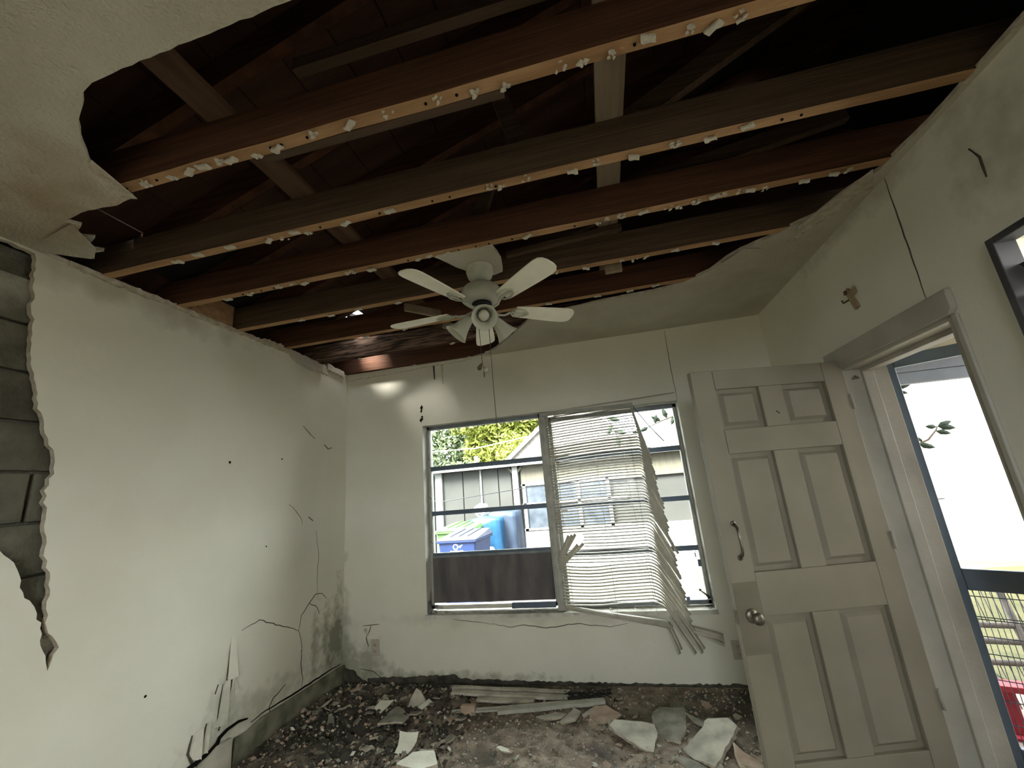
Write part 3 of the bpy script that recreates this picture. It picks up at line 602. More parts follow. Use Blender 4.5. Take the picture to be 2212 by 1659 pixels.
# ------------------------------------------------------------------ venetian blind
bl = thing('venetian_blind', (-0.42, 3.17, 1.88), 'broken ivory venetian blind hanging bent over the right half of the window', 'blind')
def bo(g, name, m, **k): 
    o = g.obj(name, m, bl, **k); o.matrix_parent_inverse = Matrix.Translation((0.42, -3.17, -1.88)); return o
hr = G().box((-0.425, 3.160, 1.862), (0.275, 3.192, 1.886)); hr.box((0.275, 3.165, 1.858), (0.597, 3.190, 1.866))
bevel(bo(hr, 'head_rail', m_mull), 0.002)
bo(G().tube([(-0.42, 3.158, 1.887), (0.0, 3.16, 1.905), (0.585, 3.165, 1.925)], 0.003, 6), 'valance_strip', m_slat)
NS = 66
rs = random.Random(77)
def bend_x(z):
    return 0.262 + 0.012 * sin(z * 9) if z > 1.1 else 0.272 - (1.1 - z) * 0.06 - 0.03 * max(0, min(1, (1.1 - z) / 0.1))
def slat(i):
    z0 = 1.845 - i * 0.0204; f = i / (NS - 1)
    xl_, xb = -0.400, bend_x(z0)
    cut = 0.0
    if 43 <= i <= 47: xl_ = -0.205 - 0.01 * rs.random()
    tilt = radians(33 - 19 * f) + rs.uniform(-0.08, 0.08)
    if 12 <= i <= 15: tilt = radians(50)
    sag = 0.010 * sin(f * 5) + rs.uniform(-0.0012, 0.0012)
    amax = radians(80 - 24 * f + rs.uniform(-2.5, 2.5)); rem = 0.235 + 0.13 * f + rs.uniform(-0.01, 0.01)
    if 19 < i < 30: rem += 0.02
    pts = []; n1, n2 = 9, 12
    for k in range(n1 + 1):
        s = k / n1; x = xl_ + (xb - xl_) * s
        dz = sag * sin(pi * s) + (0.014 * s if z0 > 1.3 else 0) - 0.010 * f * s + (0.018 * (1 - f) * s)
        if i > 52: dz += -0.012 * sin(pi * min(1, s * 1.6)) + 0.01 * (i - 52) / 13 * max(0, 0.25 - s) * -6
        pts.append((Vector((x, 3.17, z0 + dz)), 0.0))
    p = pts[-1][0].copy(); soft = 0.10 + 0.22 * f
    for k in range(1, n2 + 1):
        s = k / n2; a = amax * min(1.0, s / soft) if s < soft else amax
        if f > 0.45: a = a * (0.94 + 0.1 * s)
        st = rem / n2
        out = -0.0005 - 0.010 * max(0, f - 0.35) * s
        p = p + Vector((cos(a) * st, out, -sin(a) * st)); pts.append((p.copy(), min(1.0, s / (soft + 0.12))))
    vs = []; half = 0.0108
    for k, (q, b) in enumerate(pts):
        t = (pts[min(k + 1, len(pts) - 1)][0] - pts[max(k - 1, 0)][0]).normalized()
        w0 = Vector((0, cos(tilt), sin(tilt))); w1 = Vector((-t.z, 0.0, t.x)) * 1.0 + Vector((0, 0.55, 0))
        w = (w0 * (1 - 0.8 * b) + w1.normalized() * 0.8 * b); w = (w - t * w.dot(t)).normalized(); nrm = t.cross(w).normalized()
        for s in (-1, 0, 1): vs.append(q + w * half * s + nrm * (0.0022 if s == 0 else 0))
        for s in (1, 0, -1): vs.append(q + w * half * s + nrm * ((0.0022 if s == 0 else 0) - 0.0006))
    fs = []
    for k in range(len(pts) - 1):
        for s in range(6): fs.append((k*6+s, k*6+(s+1)%6, (k+1)*6+(s+1)%6, (k+1)*6+s))
    e = (len(pts) - 1) * 6
    fs += [(0,1,4,5),(1,2,3,4),(e+5,e+4,e+1,e),(e+4,e+3,e+2,e+1)]
    return G().add(vs, fs, 0, True)
for i in range(NS):
    bo(slat(i), 'slat', m_slat)
# snapped slats fanned out at the left and loose ones below
def loose(a, b, c=None, w=0.0125, tilt=0.4, name='broken_slat'):
    a, b = Vector(a), Vector(b); n = 6; vs = []; t = (b - a).normalized()
    wv = Vector((0, cos(tilt), 0)) + Vector((-t.z, 0, t.x)) * sin(tilt); wv.normalize(); nr = t.cross(wv).normalized()
    for k in range(n + 1):
        q = a + (b - a) * k / n + Vector((0, 0, 1)) * (c or 0) * sin(pi * k / n)
        for s in (-1, 0, 1): vs.append(q + wv * w * s + nr * (0.002 if s == 0 else 0))
        for s in (1, 0, -1): vs.append(q + wv * w * s + nr * ((0.002 if s == 0 else 0) - 0.0007))
    fs = [(k*6+s, k*6+(s+1)%6, (k+1)*6+(s+1)%6, (k+1)*6+s) for k in range(n) for s in range(6)]; e = n * 6
    fs += [(0,1,4,5),(1,2,3,4),(e+5,e+4,e+1,e),(e+4,e+3,e+2,e+1)]
    return bo(G().add(vs, fs, 0, True), name, m_slat)
for (a, b) in (((-0.405, 3.150, 0.800), (-0.315, 3.165, 0.965)), ((-0.400, 3.155, 0.790), (-0.290, 3.160, 0.968)), ((-0.405, 3.15, 0.775), (-0.265, 3.16, 0.972)), ((-0.40, 3.152, 0.765), (-0.255, 3.155, 0.900)), ((-0.405, 3.155, 0.750), (-0.215, 3.16, 0.905)), ((-0.40, 3.15, 0.735), (-0.300, 3.155, 0.860))):
    loose(a, b, tilt=1.0)
for (a, b) in (((0.285, 3.15, 0.385), (0.332, 3.12, 0.235)), ((0.275, 3.15, 0.36), (0.318, 3.11, 0.215)), ((0.30, 3.15, 0.42), (0.415, 3.11, 0.215)), ((0.33, 3.15, 0.46), (0.455, 3.10, 0.222)), ((0.35, 3.15, 0.46), (0.47, 3.10, 0.245)),
               ((0.42, 3.13, 0.345), (0.600, 3.11, 0.295)), ((0.44, 3.13, 0.330), (0.595, 3.10, 0.268)), ((0.43, 3.14, 0.355), (0.602, 3.12, 0.312))):
    loose(a, b, tilt=0.9)
for q in range(7):
    loose((-0.395 + 0.004 * q, 3.155, 0.500 - q * 0.003), (0.270 + 0.006 * q, 3.13, 0.400 - 0.006 * q), 0.004 * (q % 3 - 1), tilt=0.5)
bo(G().tube([(-0.392, 3.15, 0.492), (-0.1, 3.14, 0.445), (0.275, 3.125, 0.365)], 0.008, 8), 'bottom_rail', m_slat)
for x in (-0.345, -0.05, 0.16):
    bo(G().tube([(x, 3.157, 1.86), (x + 0.004, 3.157, 1.2), (x + 0.012 + 0.05 * (x > 0), 3.15, 0.43)], 0.0011, 5), 'ladder_cord', m_cord)
    for k in range(0, 60, 1):
        if x < -0.3 and not 42 <= k <= 50: bo(G().box((x - 0.004, 3.1545, 1.835 - k * 0.0204), (x + 0.004, 3.1575, 1.839 - k * 0.0204)), 'cord_knot', m_cord) if k % 2 == 0 else None
bo(G().tube([(0.215, 3.15, 1.82), (0.218, 3.148, 1.2), (0.222, 3.14, 0.62), (0.225, 3.14, 0.545)], 0.0011, 5), 'pull_cord', m_string)
bo(G().tube([(0.274, 3.155, 1.855), (0.36, 3.13, 1.70), (0.447, 3.11, 1.570)], 0.0042, 6), 'tilt_wand', m_alum)
bo(G().tube([(0.555, 3.17, 1.85), (0.565, 3.168, 1.5), (0.560, 3.17, 1.2), (0.575, 3.17, 1.05)], 0.0012, 5), 'pull_cord', m_string)
bo(G().box((-0.345, 3.150, 1.128), (-0.300, 3.154, 1.147)), 'paper_label', m_shardw, label='small white sticker on the blind')

# ------------------------------------------------------------------ door leaf
H0 = Vector((1.285, 2.383, 0.0)); dv = Vector((-0.784, -0.185, 0)).normalized(); nv = Vector((-dv.y, dv.x, 0))
if nv.y > 0: nv = -nv            # nv points to the camera side
ang = atan2(dv.y, dv.x)
door = thing('door_1', H0, None, None, rot=(0, 0, ang)); door['kind'] = 'structure'
# local frame: x along the door from the hinge, y = -camera side? resolve sign
sgn = 1 if (Matrix.Rotation(ang, 3, 'Z') @ Vector((0, 1, 0))).dot(nv) > 0 else -1
def Y(t): return sgn * t          # t > 0 towards the camera
def dbox(x0, x1, z0, z1, t0, t1): 
    a, b = sorted((Y(t0), Y(t1))); return G().box((x0, a, z0), (x1, b, z1))
Wd, Zd0, Zd1, TH = 0.806, 0.012, 1.837, -0.036
core = dbox(0.004, Wd, Zd0, Zd1, TH, -0.024)
core.obj('door_core', m_door, door)
st = [(0.690, Wd, Zd0, Zd1), (0.004, 0.110, Zd0, Zd1)]
for a in st: bevel(dbox(*a, -0.024, 0).obj('stile', m_door, door), 0.003)
for z0, z1 in ((1.738, Zd1), (1.408, 1.528), (0.680, 0.864), (Zd0, 0.122)):
    bevel(dbox(0.111, 0.689, z0, z1, -0.024, -0.0006).obj('cross_rail', m_door, door), 0.003)
for z0, z1 in ((1.5285, 1.7375), (0.8645, 1.4075), (0.1225, 0.6795)):
    bevel(dbox(0.345, 0.465, z0, z1, -0.024, -0.001).obj('middle_stile', m_door, door), 0.003)
for x0, x1 in ((0.113, 0.343), (0.467, 0.687)):
    for z0, z1 in ((1.531, 1.735), (0.867, 1.405), (0.125, 0.677)):
        g = G(); m_ = 0.034
        o_ = [(x0, z0), (x1, z0), (x1, z1), (x0, z1)]; i_ = [(x0 + m_, z0 + m_), (x1 - m_, z0 + m_), (x1 - m_, z1 - m_), (x0 + m_, z1 - m_)]
        i2 = [(x0 + m_ * 0.55, z0 + m_ * 0.55), (x1 - m_ * 0.55, z0 + m_ * 0.55), (x1 - m_ * 0.55, z1 - m_ * 0.55), (x0 + m_ * 0.55, z1 - m_ * 0.55)]
        vs = [(x, Y(-0.0235), z) for x, z in o_] + [(x, Y(-0.0225), z) for x, z in i2] + [(x, Y(-0.008), z) for x, z in i_]
        fs = [(a, (a + 1) % 4, (a + 1) % 4 + 4, a + 4) for a in range(4)] + [(a + 4, (a + 1) % 4 + 4, (a + 1) % 4 + 8, a + 8) for a in range(4)] + [(8, 9, 10, 11)]
        g.add(vs, fs); g.obj('door_panel', m_door, door)
bevel(dbox(0.001, 0.006, Zd0, Zd1, TH, 0.0).obj('hinge_edge', m_trim, door), 0.001)
dbox(0.690, Wd + 0.0005, 0.533, 0.828, -0.002, 0.0012).obj('bare_patch', m_doorr, door, label='darker bare patch around the door knob')
kb = G(); MK = Matrix.Translation((0.742, 0, 0.688)) @ Matrix.Rotation(-sgn * pi / 2, 4, 'X')
kb.lathe([(0.0, 0.0), (0.030, 0.0), (0.031, 0.004), (0.022, 0.008), (0.011, 0.012), (0.010, 0.030), (0.020, 0.036), (0.026, 0.048), (0.024, 0.058), (0.012, 0.064), (0.0, 0.064)], 24, MK)
kb.obj('door_knob', m_brass, door)
dbox(Wd - 0.001, Wd + 0.002, 0.655, 0.715, -0.030, -0.006).obj('latch_plate', m_brass, door)
hd = G(); hx = 0.742
hd.tube([(hx, Y(0.004), 1.082), (hx, Y(0.03), 1.066), (hx, Y(0.036), 1.04), (hx, Y(0.036), 0.975), (hx, Y(0.03), 0.950), (hx, Y(0.004), 0.934)], [0.008, 0.006, 0.0065, 0.0065, 0.006, 0.008], 8)
for z in (1.084, 0.932): hd.lathe([(0, 0.0), (0.013, 0.0), (0.012, 0.004), (0, 0.005)], 14, Matrix.Translation((hx, 0, z)) @ Matrix.Rotation(-sgn * pi / 2, 4, 'X'))
hd.obj('pull_handle', m_brass, door)
for x, z in ((0.40, 1.60), (0.392, 1.592)): G().lathe([(0, 0.002), (0.004, 0.001)], 8, Matrix.Translation((x, 0, z)) @ Matrix.Rotation(-sgn * pi / 2, 4, 'X')).obj('screw_hole', m_dark, door)
for x0, z0, x1, z1 in ((0.690, 1.83, 0.690, 1.74), (0.690, 1.527, 0.690, 1.41)):
    dbox(x0 - 0.0015, x0 + 0.0015, min(z0, z1), max(z0, z1), -0.004, -0.0002).obj('joint_crack', m_crack, door)
for z in (1.62, 0.95, 0.30):
    G().tube([(0.0, Y(0.004), z - 0.04), (0.0, Y(0.004), z + 0.04)], 0.006, 8).obj('hinge', m_trim, door)

# ------------------------------------------------------------------ screen door, standing open outside
SD = thing('screen_door', (1.50, 2.475, 0.0), 'dark blue-grey metal screen door standing open outside the doorway', 'screen door', rot=(0, 0, atan2(-0.549, 0.836)))
def sb(x0, x1, z0, z1, name, y0=-0.014, y1=0.014, m=m_blue): return bevel(G().box((x0, y0, z0), (x1, y1, z1)).obj(name, m, SD), 0.003)
sb(0.0, 0.062, -0.02, 1.835, 'stile'); sb(0.80, 0.865, -0.02, 1.835, 'stile')
sb(0.062, 0.80, 1.775, 1.835, 'top_rail'); sb(0.062, 0.80, 0.712, 0.803, 'middle_rail'); sb(0.062, 0.80, -0.02, 0.10, 'bottom_rail')
for k in range(38):
    x = 0.075 + 0.019 * k
    sb_o = G().tube([(x, 0, 0.10), (x + 0.002 * sin(k), 0.0, 0.4), (x, 0, 0.712)], 0.0014, 4).obj('grille_wire', m_blue, SD)
for z in (0.685, 0.60, 0.59, 0.52, 0.45, 0.35, 0.27, 0.18): G().tube([(0.062, 0.003, z), (0.80, 0.003, z)], 0.0022, 5).obj('grille_crosswire', m_blue, SD)

# ------------------------------------------------------------------ fittings on the right wall
m_vent = mat('dark_jalousie_metal', (0.045, 0.045, 0.048), (0.08, 0.08, 0.085), rough=0.6)
vt = thing('window_4', (XR, 0.88, 0.93), None, None); vt['kind'] = 'structure'
def vo(g, n, m): o = g.obj(n, m, vt); o.matrix_parent_inverse = Matrix.Translation((-XR, -0.88, -0.93)); return o
for lo, hi in (((XR - 0.03, 1.413, 0.91), (XR + 0.03, 1.437, 1.958)), ((XR - 0.03, 0.33, 0.91), (XR + 0.03, 0.352, 1.958)), ((XR - 0.03, 0.352, 1.936), (XR + 0.03, 1.413, 1.958)), ((XR - 0.03, 0.352, 0.91), (XR + 0.03, 1.413, 0.932))):
    bevel(vo(G().box(lo, hi), 'frame_side', m_vent), 0.003)
for k in range(10):
    z = 0.975 + k * 0.098; vo(G().prism([(0.0, 0.0), (0.050, -0.080), (0.053, -0.078), (0.003, 0.002)], lambda u, v, t: (XR + 0.01 + u, 0.353 + t, z + v), 0, 1.059), 'louvre', m_vent)
fx = thing('wall_hook', (XR, 2.13, 2.09), 'small brown broken hook bracket on the wall above the doorway', 'hook')
def fo(g, n, m): o = g.obj(n, m, fx); o.matrix_parent_inverse = Matrix.Translation((-XR, -2.13, -2.09)); return o
m_tan = mat('tan_bracket', (0.30, 0.22, 0.13), (0.42, 0.33, 0.22), scale=40)
fo(G().prism(jag([(2.165, 2.13), (2.15, 2.145), (2.125, 2.12), (2.10, 2.135), (2.095, 2.10), (2.125, 2.09), (2.105, 2.03), (2.135, 2.025), (2.15, 2.075)], 0.002, 0.02, 4, True), lambda u, v, t: (XR - t, u, v), 0, 0.012), 'bracket', m_tan)
fo(G().tube([(XR - 0.012, 2.155, 2.085), (XR - 0.035, 2.16, 2.075), (XR - 0.04, 2.158, 2.09)], 0.005, 6), 'hook', m_fob)
fo(G().box((XR - 0.02, 2.150, 2.115), (XR - 0.012, 2.164, 2.135)), 'top_peg', m_fob)

# outlets
def outlet(x, z, label):
    r = thing('wall_outlet', (x, YB, z), label, 'outlet')
    bevel(G().box((-0.036, -0.006, -0.056), (0.036, 0, 0.056)).obj('cover_plate', m_outlet, r), 0.003)
    for dz in (0.022, -0.022):
        s = G().lathe([(0, 0.002), (0.014, 0.002), (0.015, 0)], 16, Matrix.Translation((0, -0.006, dz)) @ Matrix.Rotation(pi / 2, 4, 'X')).obj('socket', m_outlet, r)
        sg = G(); sg.box((-0.007, -0.0092, dz - 0.004), (-0.005, -0.0078, dz + 0.005)); sg.box((0.005, -0.0092, dz - 0.004), (0.007, -0.0078, dz + 0.005)); sg.lathe([(0, 0.0012), (0.002, 0.001)], 6, Matrix.Translation((0, -0.008, dz - 0.009)) @ Matrix.Rotation(pi / 2, 4, 'X'))
        sg.obj('slots', m_dark, s)
outlet(-1.892, 0.236, 'small cream wall outlet low on the window wall near the left corner')
outlet(0.690, 0.206, 'small cream wall outlet low on the window wall beside the door edge')

# ------------------------------------------------------------------ ceiling fan
FX, FY = -0.489, 1.822
fan = thing('ceiling_fan', (FX, FY, ZC), 'dusty white five-blade ceiling fan with light kit hanging from the torn ceiling', 'ceiling fan')
MT = lambda x=0, y=0, z=0: Matrix.Translation((x, y, z))
G().lathe([(0.0, 0.0), (0.068, 0.0), (0.070, -0.008), (0.069, -0.03), (0.062, -0.055), (0.048, -0.072), (0.026, -0.082), (0.0, -0.083)], 32).obj('canopy', m_fan, fan)
G().lathe([(0.0, -0.074), (0.02, -0.076), (0.022, -0.088), (0.012, -0.10), (0.012, -0.115), (0.0, -0.116)], 20).obj('ball_joint', m_black, fan)
G().lathe([(0.0, -0.100), (0.045, -0.102), (0.080, -0.112), (0.100, -0.132), (0.105, -0.158), (0.100, -0.182), (0.082, -0.198), (0.05, -0.203), (0.0, -0.204)], 36).obj('motor_housing', m_fan, fan)
G().lathe([(0.0, -0.203), (0.050, -0.203), (0.052, -0.222), (0.046, -0.224), (0.0, -0.224)], 28).obj('flywheel', m_black, fan)
G().lathe([(0.0, -0.223), (0.040, -0.223), (0.052, -0.235), (0.054, -0.262), (0.044, -0.285), (0.028, -0.300), (0.0, -0.304)], 28).obj('switch_housing', m_fan, fan)
def blade_mesh():
    g = G(); n = 14; out = []
    prof = [(0.175, 0.040), (0.20, 0.043), (0.30, 0.050), (0.40, 0.056), (0.46, 0.058), (0.485, 0.053), (0.500, 0.040), (0.507, 0.018)]
    poly = [(x, w) for x, w in prof] + [(x, -w) for x, w in reversed(prof)]
    g.prism(poly, lambda u, v, t: (u, v, t), 0, 0.006)
    return g.mesh('blade', m_blade)
def iron_mesh():
    g = G()
    g.tube([(0.045, 0.0, 0.0), (0.085, 0.012, -0.016), (0.12, 0.014, -0.014), (0.15, 0.0, -0.004)], [0.008, 0.007, 0.006, 0.006], 8)
    for s in (1, -1):
        g.tube([(0.150, 0.0, -0.004), (0.165, 0.022 * s, -0.004), (0.195, 0.032 * s, -0.004), (0.225, 0.024 * s, -0.004), (0.250, 0.0, -0.004)], 0.0045, 6)
    g.box((0.155, -0.006, -0.007), (0.250, 0.006, -0.002))
    return g.mesh('blade_iron', m_fan)
bm_, im_ = blade_mesh(), iron_mesh()
for k in range(5):
    a = radians(-112 + 72 * k)
    M_ = MT(0, 0, -0.236) @ Matrix.Rotation(a, 4, 'Z') @ Matrix.Rotation(radians(-12), 4, 'X')
    b = link(bm_, 'blade', fan); b.matrix_local = M_
    irn = link(im_, 'blade_iron', b)
shm = G().lathe([(0.022, 0.0), (0.026, -0.010), (0.030, -0.028), (0.036, -0.052), (0.046, -0.078), (0.058, -0.100), (0.061, -0.104), (0.058, -0.1035), (0.044, -0.078), (0.034, -0.052), (0.028, -0.028), (0.020, -0.004)], 28).mesh('lamp_shade', m_shade)
sok = G().lathe([(0.0, 0.012), (0.020, 0.010), (0.024, 0.0), (0.024, -0.014), (0.018, -0.020), (0.0, -0.020)], 20).mesh('lamp_socket', m_fan)
m_bulb = mat('dusty_bulb_glass', (0.55, 0.54, 0.46), rough=0.25)
blb = G().lathe([(0.010, -0.018), (0.013, -0.034), (0.024, -0.052), (0.027, -0.066), (0.022, -0.080), (0.010, -0.088), (0.0, -0.089)], 20).mesh('bulb', m_bulb)
for a_deg, tl in ((-72, 52), (195, 42), (40, 40)):
    a = radians(a_deg)
    d = Vector((cos(a) * sin(radians(tl)), sin(a) * sin(radians(tl)), -cos(radians(tl))))
    base = Vector((cos(a) * 0.062, sin(a) * 0.062, -0.275))
    G().tube([(cos(a) * 0.03, sin(a) * 0.03, -0.27), base + d * 0.004], [0.009, 0.010], 10).obj('lamp_arm', m_fan, fan)
    q = (-d).to_track_quat('Z', 'Y').to_matrix().to_4x4(); q.translation = base + d * 0.01
    s = link(sok, 'lamp_socket', fan); s.matrix_local = q
    h = link(shm, 'lamp_shade', fan); h.matrix_local = q
    b = link(blb, 'bulb', h)
pc = G().tube([(0.03, -0.02, -0.30), (0.032, -0.02, -0.9)], 0.0016, 5)
pc.tube([(0.032, -0.02, -0.9), (0.040, -0.018, -1.0)], [0.0016, 0.003], 5)
pc = G().tube([(0.035, -0.03, -0.295), (0.036, -0.03, -0.60), (0.040, -0.03, -0.890), (0.041, -0.03, -0.905)], [0.0015, 0.0015, 0.0015, 0.004], 6).obj('pull_chain', m_string, fan, label='long dark pull string reaching down in front of the window')
pc2 = G().tube([(-0.010, -0.05, -0.30), (-0.004, -0.05, -0.545)], 0.0015, 5).obj('pull_chain', m_string, fan, label='short pull chain with two fobs')
G().lathe([(0.0, 0.012), (0.004, 0.008), (0.010, -0.010), (0.011, -0.020), (0.0, -0.028)], 12, MT(-0.012, -0.05, -0.540) @ Matrix.Rotation(0.5, 4, 'Y')).obj('fob', m_fob, pc2)
G().lathe([(0.0, 0.003), (0.013, 0.003), (0.013, -0.003), (0.0, -0.003)], 16, MT(0.010, -0.05, -0.565) @ Matrix.Rotation(1.2, 4, 'X')).obj('fob', m_disc, pc2)
G().tube([(0.0, -0.05, -0.545), (0.001, -0.05, -0.60)], [0.0015, 0.0028], 6).obj('fob', m_fob, pc2)

# ------------------------------------------------------------------ floor debris
def hgt(x, y):
    """height of the rubble above the slab"""
    if x > 0.75: e = max(0, 1 - (x - 0.75) / 0.3)
    else: e = 1
    left = max(0.0, min(1.0, (-0.95 - x) / 0.35)); dirt = math.exp(-(((x + 0.62) / 0.50) ** 2 + ((y - 2.42) / 0.36) ** 2)); r = math.exp(-(((x - 0.1) / 0.5) ** 2 + ((y - 2.35) / 0.30) ** 2))
    p = Vector((x, y, 0)); n1 = noise.fractal(p * 5, 1.0, 2.0, 4); n2 = noise.fractal(p * 22, 1.0, 2.0, 3)
    h = 0.004 + 0.020 * left + 0.040 * dirt + 0.018 * r + n1 * (0.008 + 0.014 * left + 0.012 * dirt) + n2 * (0.004 + 0.012 * left + 0.010 * dirt + 0.006 * r)
    back = max(0, min(1, (3.17 - y) / 0.2))
    return max(-0.004, h * e * (0.25 + 0.75 * back))
g = G(); nx, ny = 190, 170; x0, x1, y0, y1 = XL + 0.035, 1.0, 1.2, 3.18
for j in range(ny + 1):
    for i in range(nx + 1):
        x = x0 + (x1 - x0) * i / nx; y = y0 + (y1 - y0) * j / ny; g.v.append((x, y, hgt(x, y)))
for j in range(ny):
    for i in range(nx):
        a = j * (nx + 1) + i; g.f.append((a, a + 1, a + nx + 2, a + nx + 1)); g.m.append(0); g.smooth.append(True)
m_dirt = mat('loose_dirt', (0.20, 0.16, 0.12), (0.40, 0.33, 0.255), scale=16, bump=0.8, bscale=150, stains=(
    ((-1.75, 2.55, 0.0), (0.85, 0.75, 0.5), (0.035, 0.033, 0.026), 0.92, 7), ((-1.2, 3.15, 0.0), (1.5, 0.16, 0.5), (0.03, 0.03, 0.025), 0.9, 9), ((0.75, 2.9, 0.0), (0.75, 0.35, 0.5), (0.075, 0.070, 0.055), 0.9, 7),
    ((-0.20, 2.42, 0.0), (0.10, 0.08, 0.5), (0.06, 0.05, 0.045), 0.7, 12), ((-0.75, 2.30, 0.0), (0.16, 0.08, 0.5), (0.07, 0.065, 0.05), 0.7, 12), ((0.15, 2.75, 0), (0.45, 0.2, 0.5), (0.16, 0.145, 0.115), 0.7, 10)))
dirt = g.obj('floor_dirt', m_dirt, label='brown dirt and blackened crumbled plaster heaped over the floor', cat='dirt', kind='stuff')

def shard_poly(r, seed, n=None):
    rnd = random.Random(seed); n = n or rnd.randint(4, 6); asp = rnd.uniform(0.45, 0.9)
    return [(r * cos(2 * pi * k / n + rnd.uniform(-0.35, 0.35)) * rnd.uniform(0.7, 1.15), r * asp * sin(2 * pi * k / n + rnd.uniform(-0.35, 0.35)) * rnd.uniform(0.7, 1.15)) for k in range(n)]
def shard_mesh(poly, th, seed, m, amp=0.10):
    r = max(abs(p[0]) for p in poly)
    pj = jag(poly, r * amp, r * 0.4, seed, True); rnd = random.Random(seed); g = G()
    return g.prism(pj, lambda u, v, t: (u, v, t + (0.08 * r * noise.noise(Vector((u / r, v / r, seed))))), 0, th, 0, 1).mesh('plaster_shard', [m, m_core if m is not m_shardd else m_shardd])
def big(pts, th, m, label, tilt=(0, 0), lift=0.0, amp=0.006, name='plaster_shard', cat='plaster shard', group=None):
    cx_ = sum(p[0] for p in pts) / len(pts); cy_ = sum(p[1] for p in pts) / len(pts)
    loc = [(p[0] - cx_, p[1] - cy_) for p in pts]; pj = jag(loc, amp, 0.03, int(cx_ * 100) + 7, True)
    g = G().prism(pj, lambda u, v, t: (u, v, t + 0.004 * noise.noise(Vector((u * 12, v * 12, cx_)))), 0, th, 0, 1)
    z = max(hgt(cx_, cy_), 0) + lift
    return bevel(g.obj(name, [m, m_core], loc=(cx_, cy_, z), rot=(tilt[0], tilt[1], 0), label=label, cat=cat, group=group), 0.0015)
S = big
S([(-0.05, -0.01), (0.05, -0.01), (0.015, 0.005), (-0.02, 0.005)], 0.001, m_shard, 'x') if False else None
up = G().prism(jag([(-0.065, 0), (0.060, 0), (0.045, 0.045), (0.015, 0.085), (-0.012, 0.10), (-0.045, 0.05)], 0.003, 0.03, 5, True), lambda u, v, t: (u, t, v), 0, 0.016, 0, 1)
up.obj('plaster_shard', [m_shard, m_core], loc=(-1.36, 2.80, hgt(-1.36, 2.8)), rot=(radians(-14), 0, radians(8)), label='upright pointed plaster shard standing in the dark rubble', cat='plaster shard')
S([(-1.635, 2.75), (-1.629, 2.819), (-1.541, 2.839), (-1.572, 2.721)], 0.006, m_shardw, 'clean white four-sided shard on the black rubble', (0.25, 0.1), 0.012, 0.002)
S([(-1.344, 2.775), (-1.302, 2.850), (-1.270, 2.832), (-1.310, 2.760)], 0.006, m_shardw, 'small white shard just right of the upright one', (0.3, 0.1), 0.012, 0.002)
S([(-1.250, 2.281), (-1.262, 2.36), (-1.290, 2.424), (-1.186, 2.448), (-1.175, 2.40), (-1.200, 2.32)], 0.014, m_shardw, 'large pale chunk of plaster leaning at the front left', (0.55, 0.25), 0.03)
S([(-1.20, 2.225), (-1.147, 2.30), (-1.032, 2.314), (-0.985, 2.24), (-1.06, 2.19)], 0.022, m_shardw, 'mossy white rubble lump at the bottom edge', (0.15, 0), 0.012)
S([(-1.50, 2.56), (-1.46, 2.73), (-1.35, 2.67), (-1.36, 2.60)], 0.012, m_shardg, 'speckled grey shard lying between white ones', (0.12, 0.1), 0.012)
S([(-0.58, 2.745), (-0.47, 2.79), (-0.40, 2.778), (-0.43, 2.74), (-0.528, 2.713)], 0.010, m_shard, 'long pale shard below the metal strips', (0.05, 0), 0.004)
S([(-0.44, 2.693), (-0.362, 2.815), (-0.319, 2.785), (-0.345, 2.71), (-0.416, 2.671)], 0.010, m_shard, 'pale shard with one squared end, in the middle of the row', (0.12, 0), 0.006)
S([(-0.316, 2.785), (-0.227, 2.875), (-0.225, 2.835), (-0.304, 2.762)], 0.010, m_shard, 'thin pale sliver pointing at the wall', (0.1, 0), 0.004)
S([(-0.28, 2.687), (-0.248, 2.861), (-0.172, 2.864), (-0.085, 2.777), (-0.134, 2.717), (-0.254, 2.679)], 0.010, m_shardp, 'broad pinkish-grey shard in front of the strips', (0.06, 0.0), 0.004)
S([(-0.153, 2.584), (-0.125, 2.632), (0.08, 2.625), (0.090, 2.57), (0.055, 2.433), (0.020, 2.441), (-0.125, 2.545)], 0.014, m_shard, 'big pale tilted slab of plaster front right', (0.16, 0.06), 0.02, 0.003)
S([(-0.155, 2.60), (-0.165, 2.66), (-0.13, 2.635), (-0.115, 2.605)], 0.012, m_shard, 'little pointed piece on the corner of the big tilted slab', (0.5, 0), 0.03, 0.002)
S([(0.077, 2.751), (0.116, 2.825), (0.27, 2.841), (0.255, 2.72), (0.245, 2.649), (0.196, 2.545), (0.13, 2.55), (0.095, 2.60), (0.078, 2.661)], 0.016, m_shardg, 'ragged grey slab with a darker square stain', (0.05, 0), 0.006)
S([(0.263, 2.549), (0.369, 2.676), (0.466, 2.661), (0.490, 2.593), (0.393, 2.466), (0.313, 2.348), (0.234, 2.404), (0.195, 2.478)], 0.022, m_shard, 'large rounded slab of plaster near the open door', (0.10, -0.12), 0.022, 0.008)
S([(0.421, 2.478), (0.455, 2.435), (0.53, 2.40), (0.50, 2.34), (0.412, 2.335)], 0.014, m_shardp, 'curled orange-tinted piece at the foot of the door', (0.1, 0.35), 0.016)
S([(0.22, 2.39), (0.30, 2.33), (0.33, 2.28), (0.20, 2.32), (0.13, 2.40)], 0.012, m_shardg, 'dark layered board scrap under the large rounded slab', (0.05, 0.05), 0.003)
S([(0.26, 2.79), (0.355, 2.73), (0.345, 2.683), (0.29, 2.73)], 0.010, m_shardg, 'narrow grey splinter right of the ragged grey slab', (0.1, 0.1), 0.006)
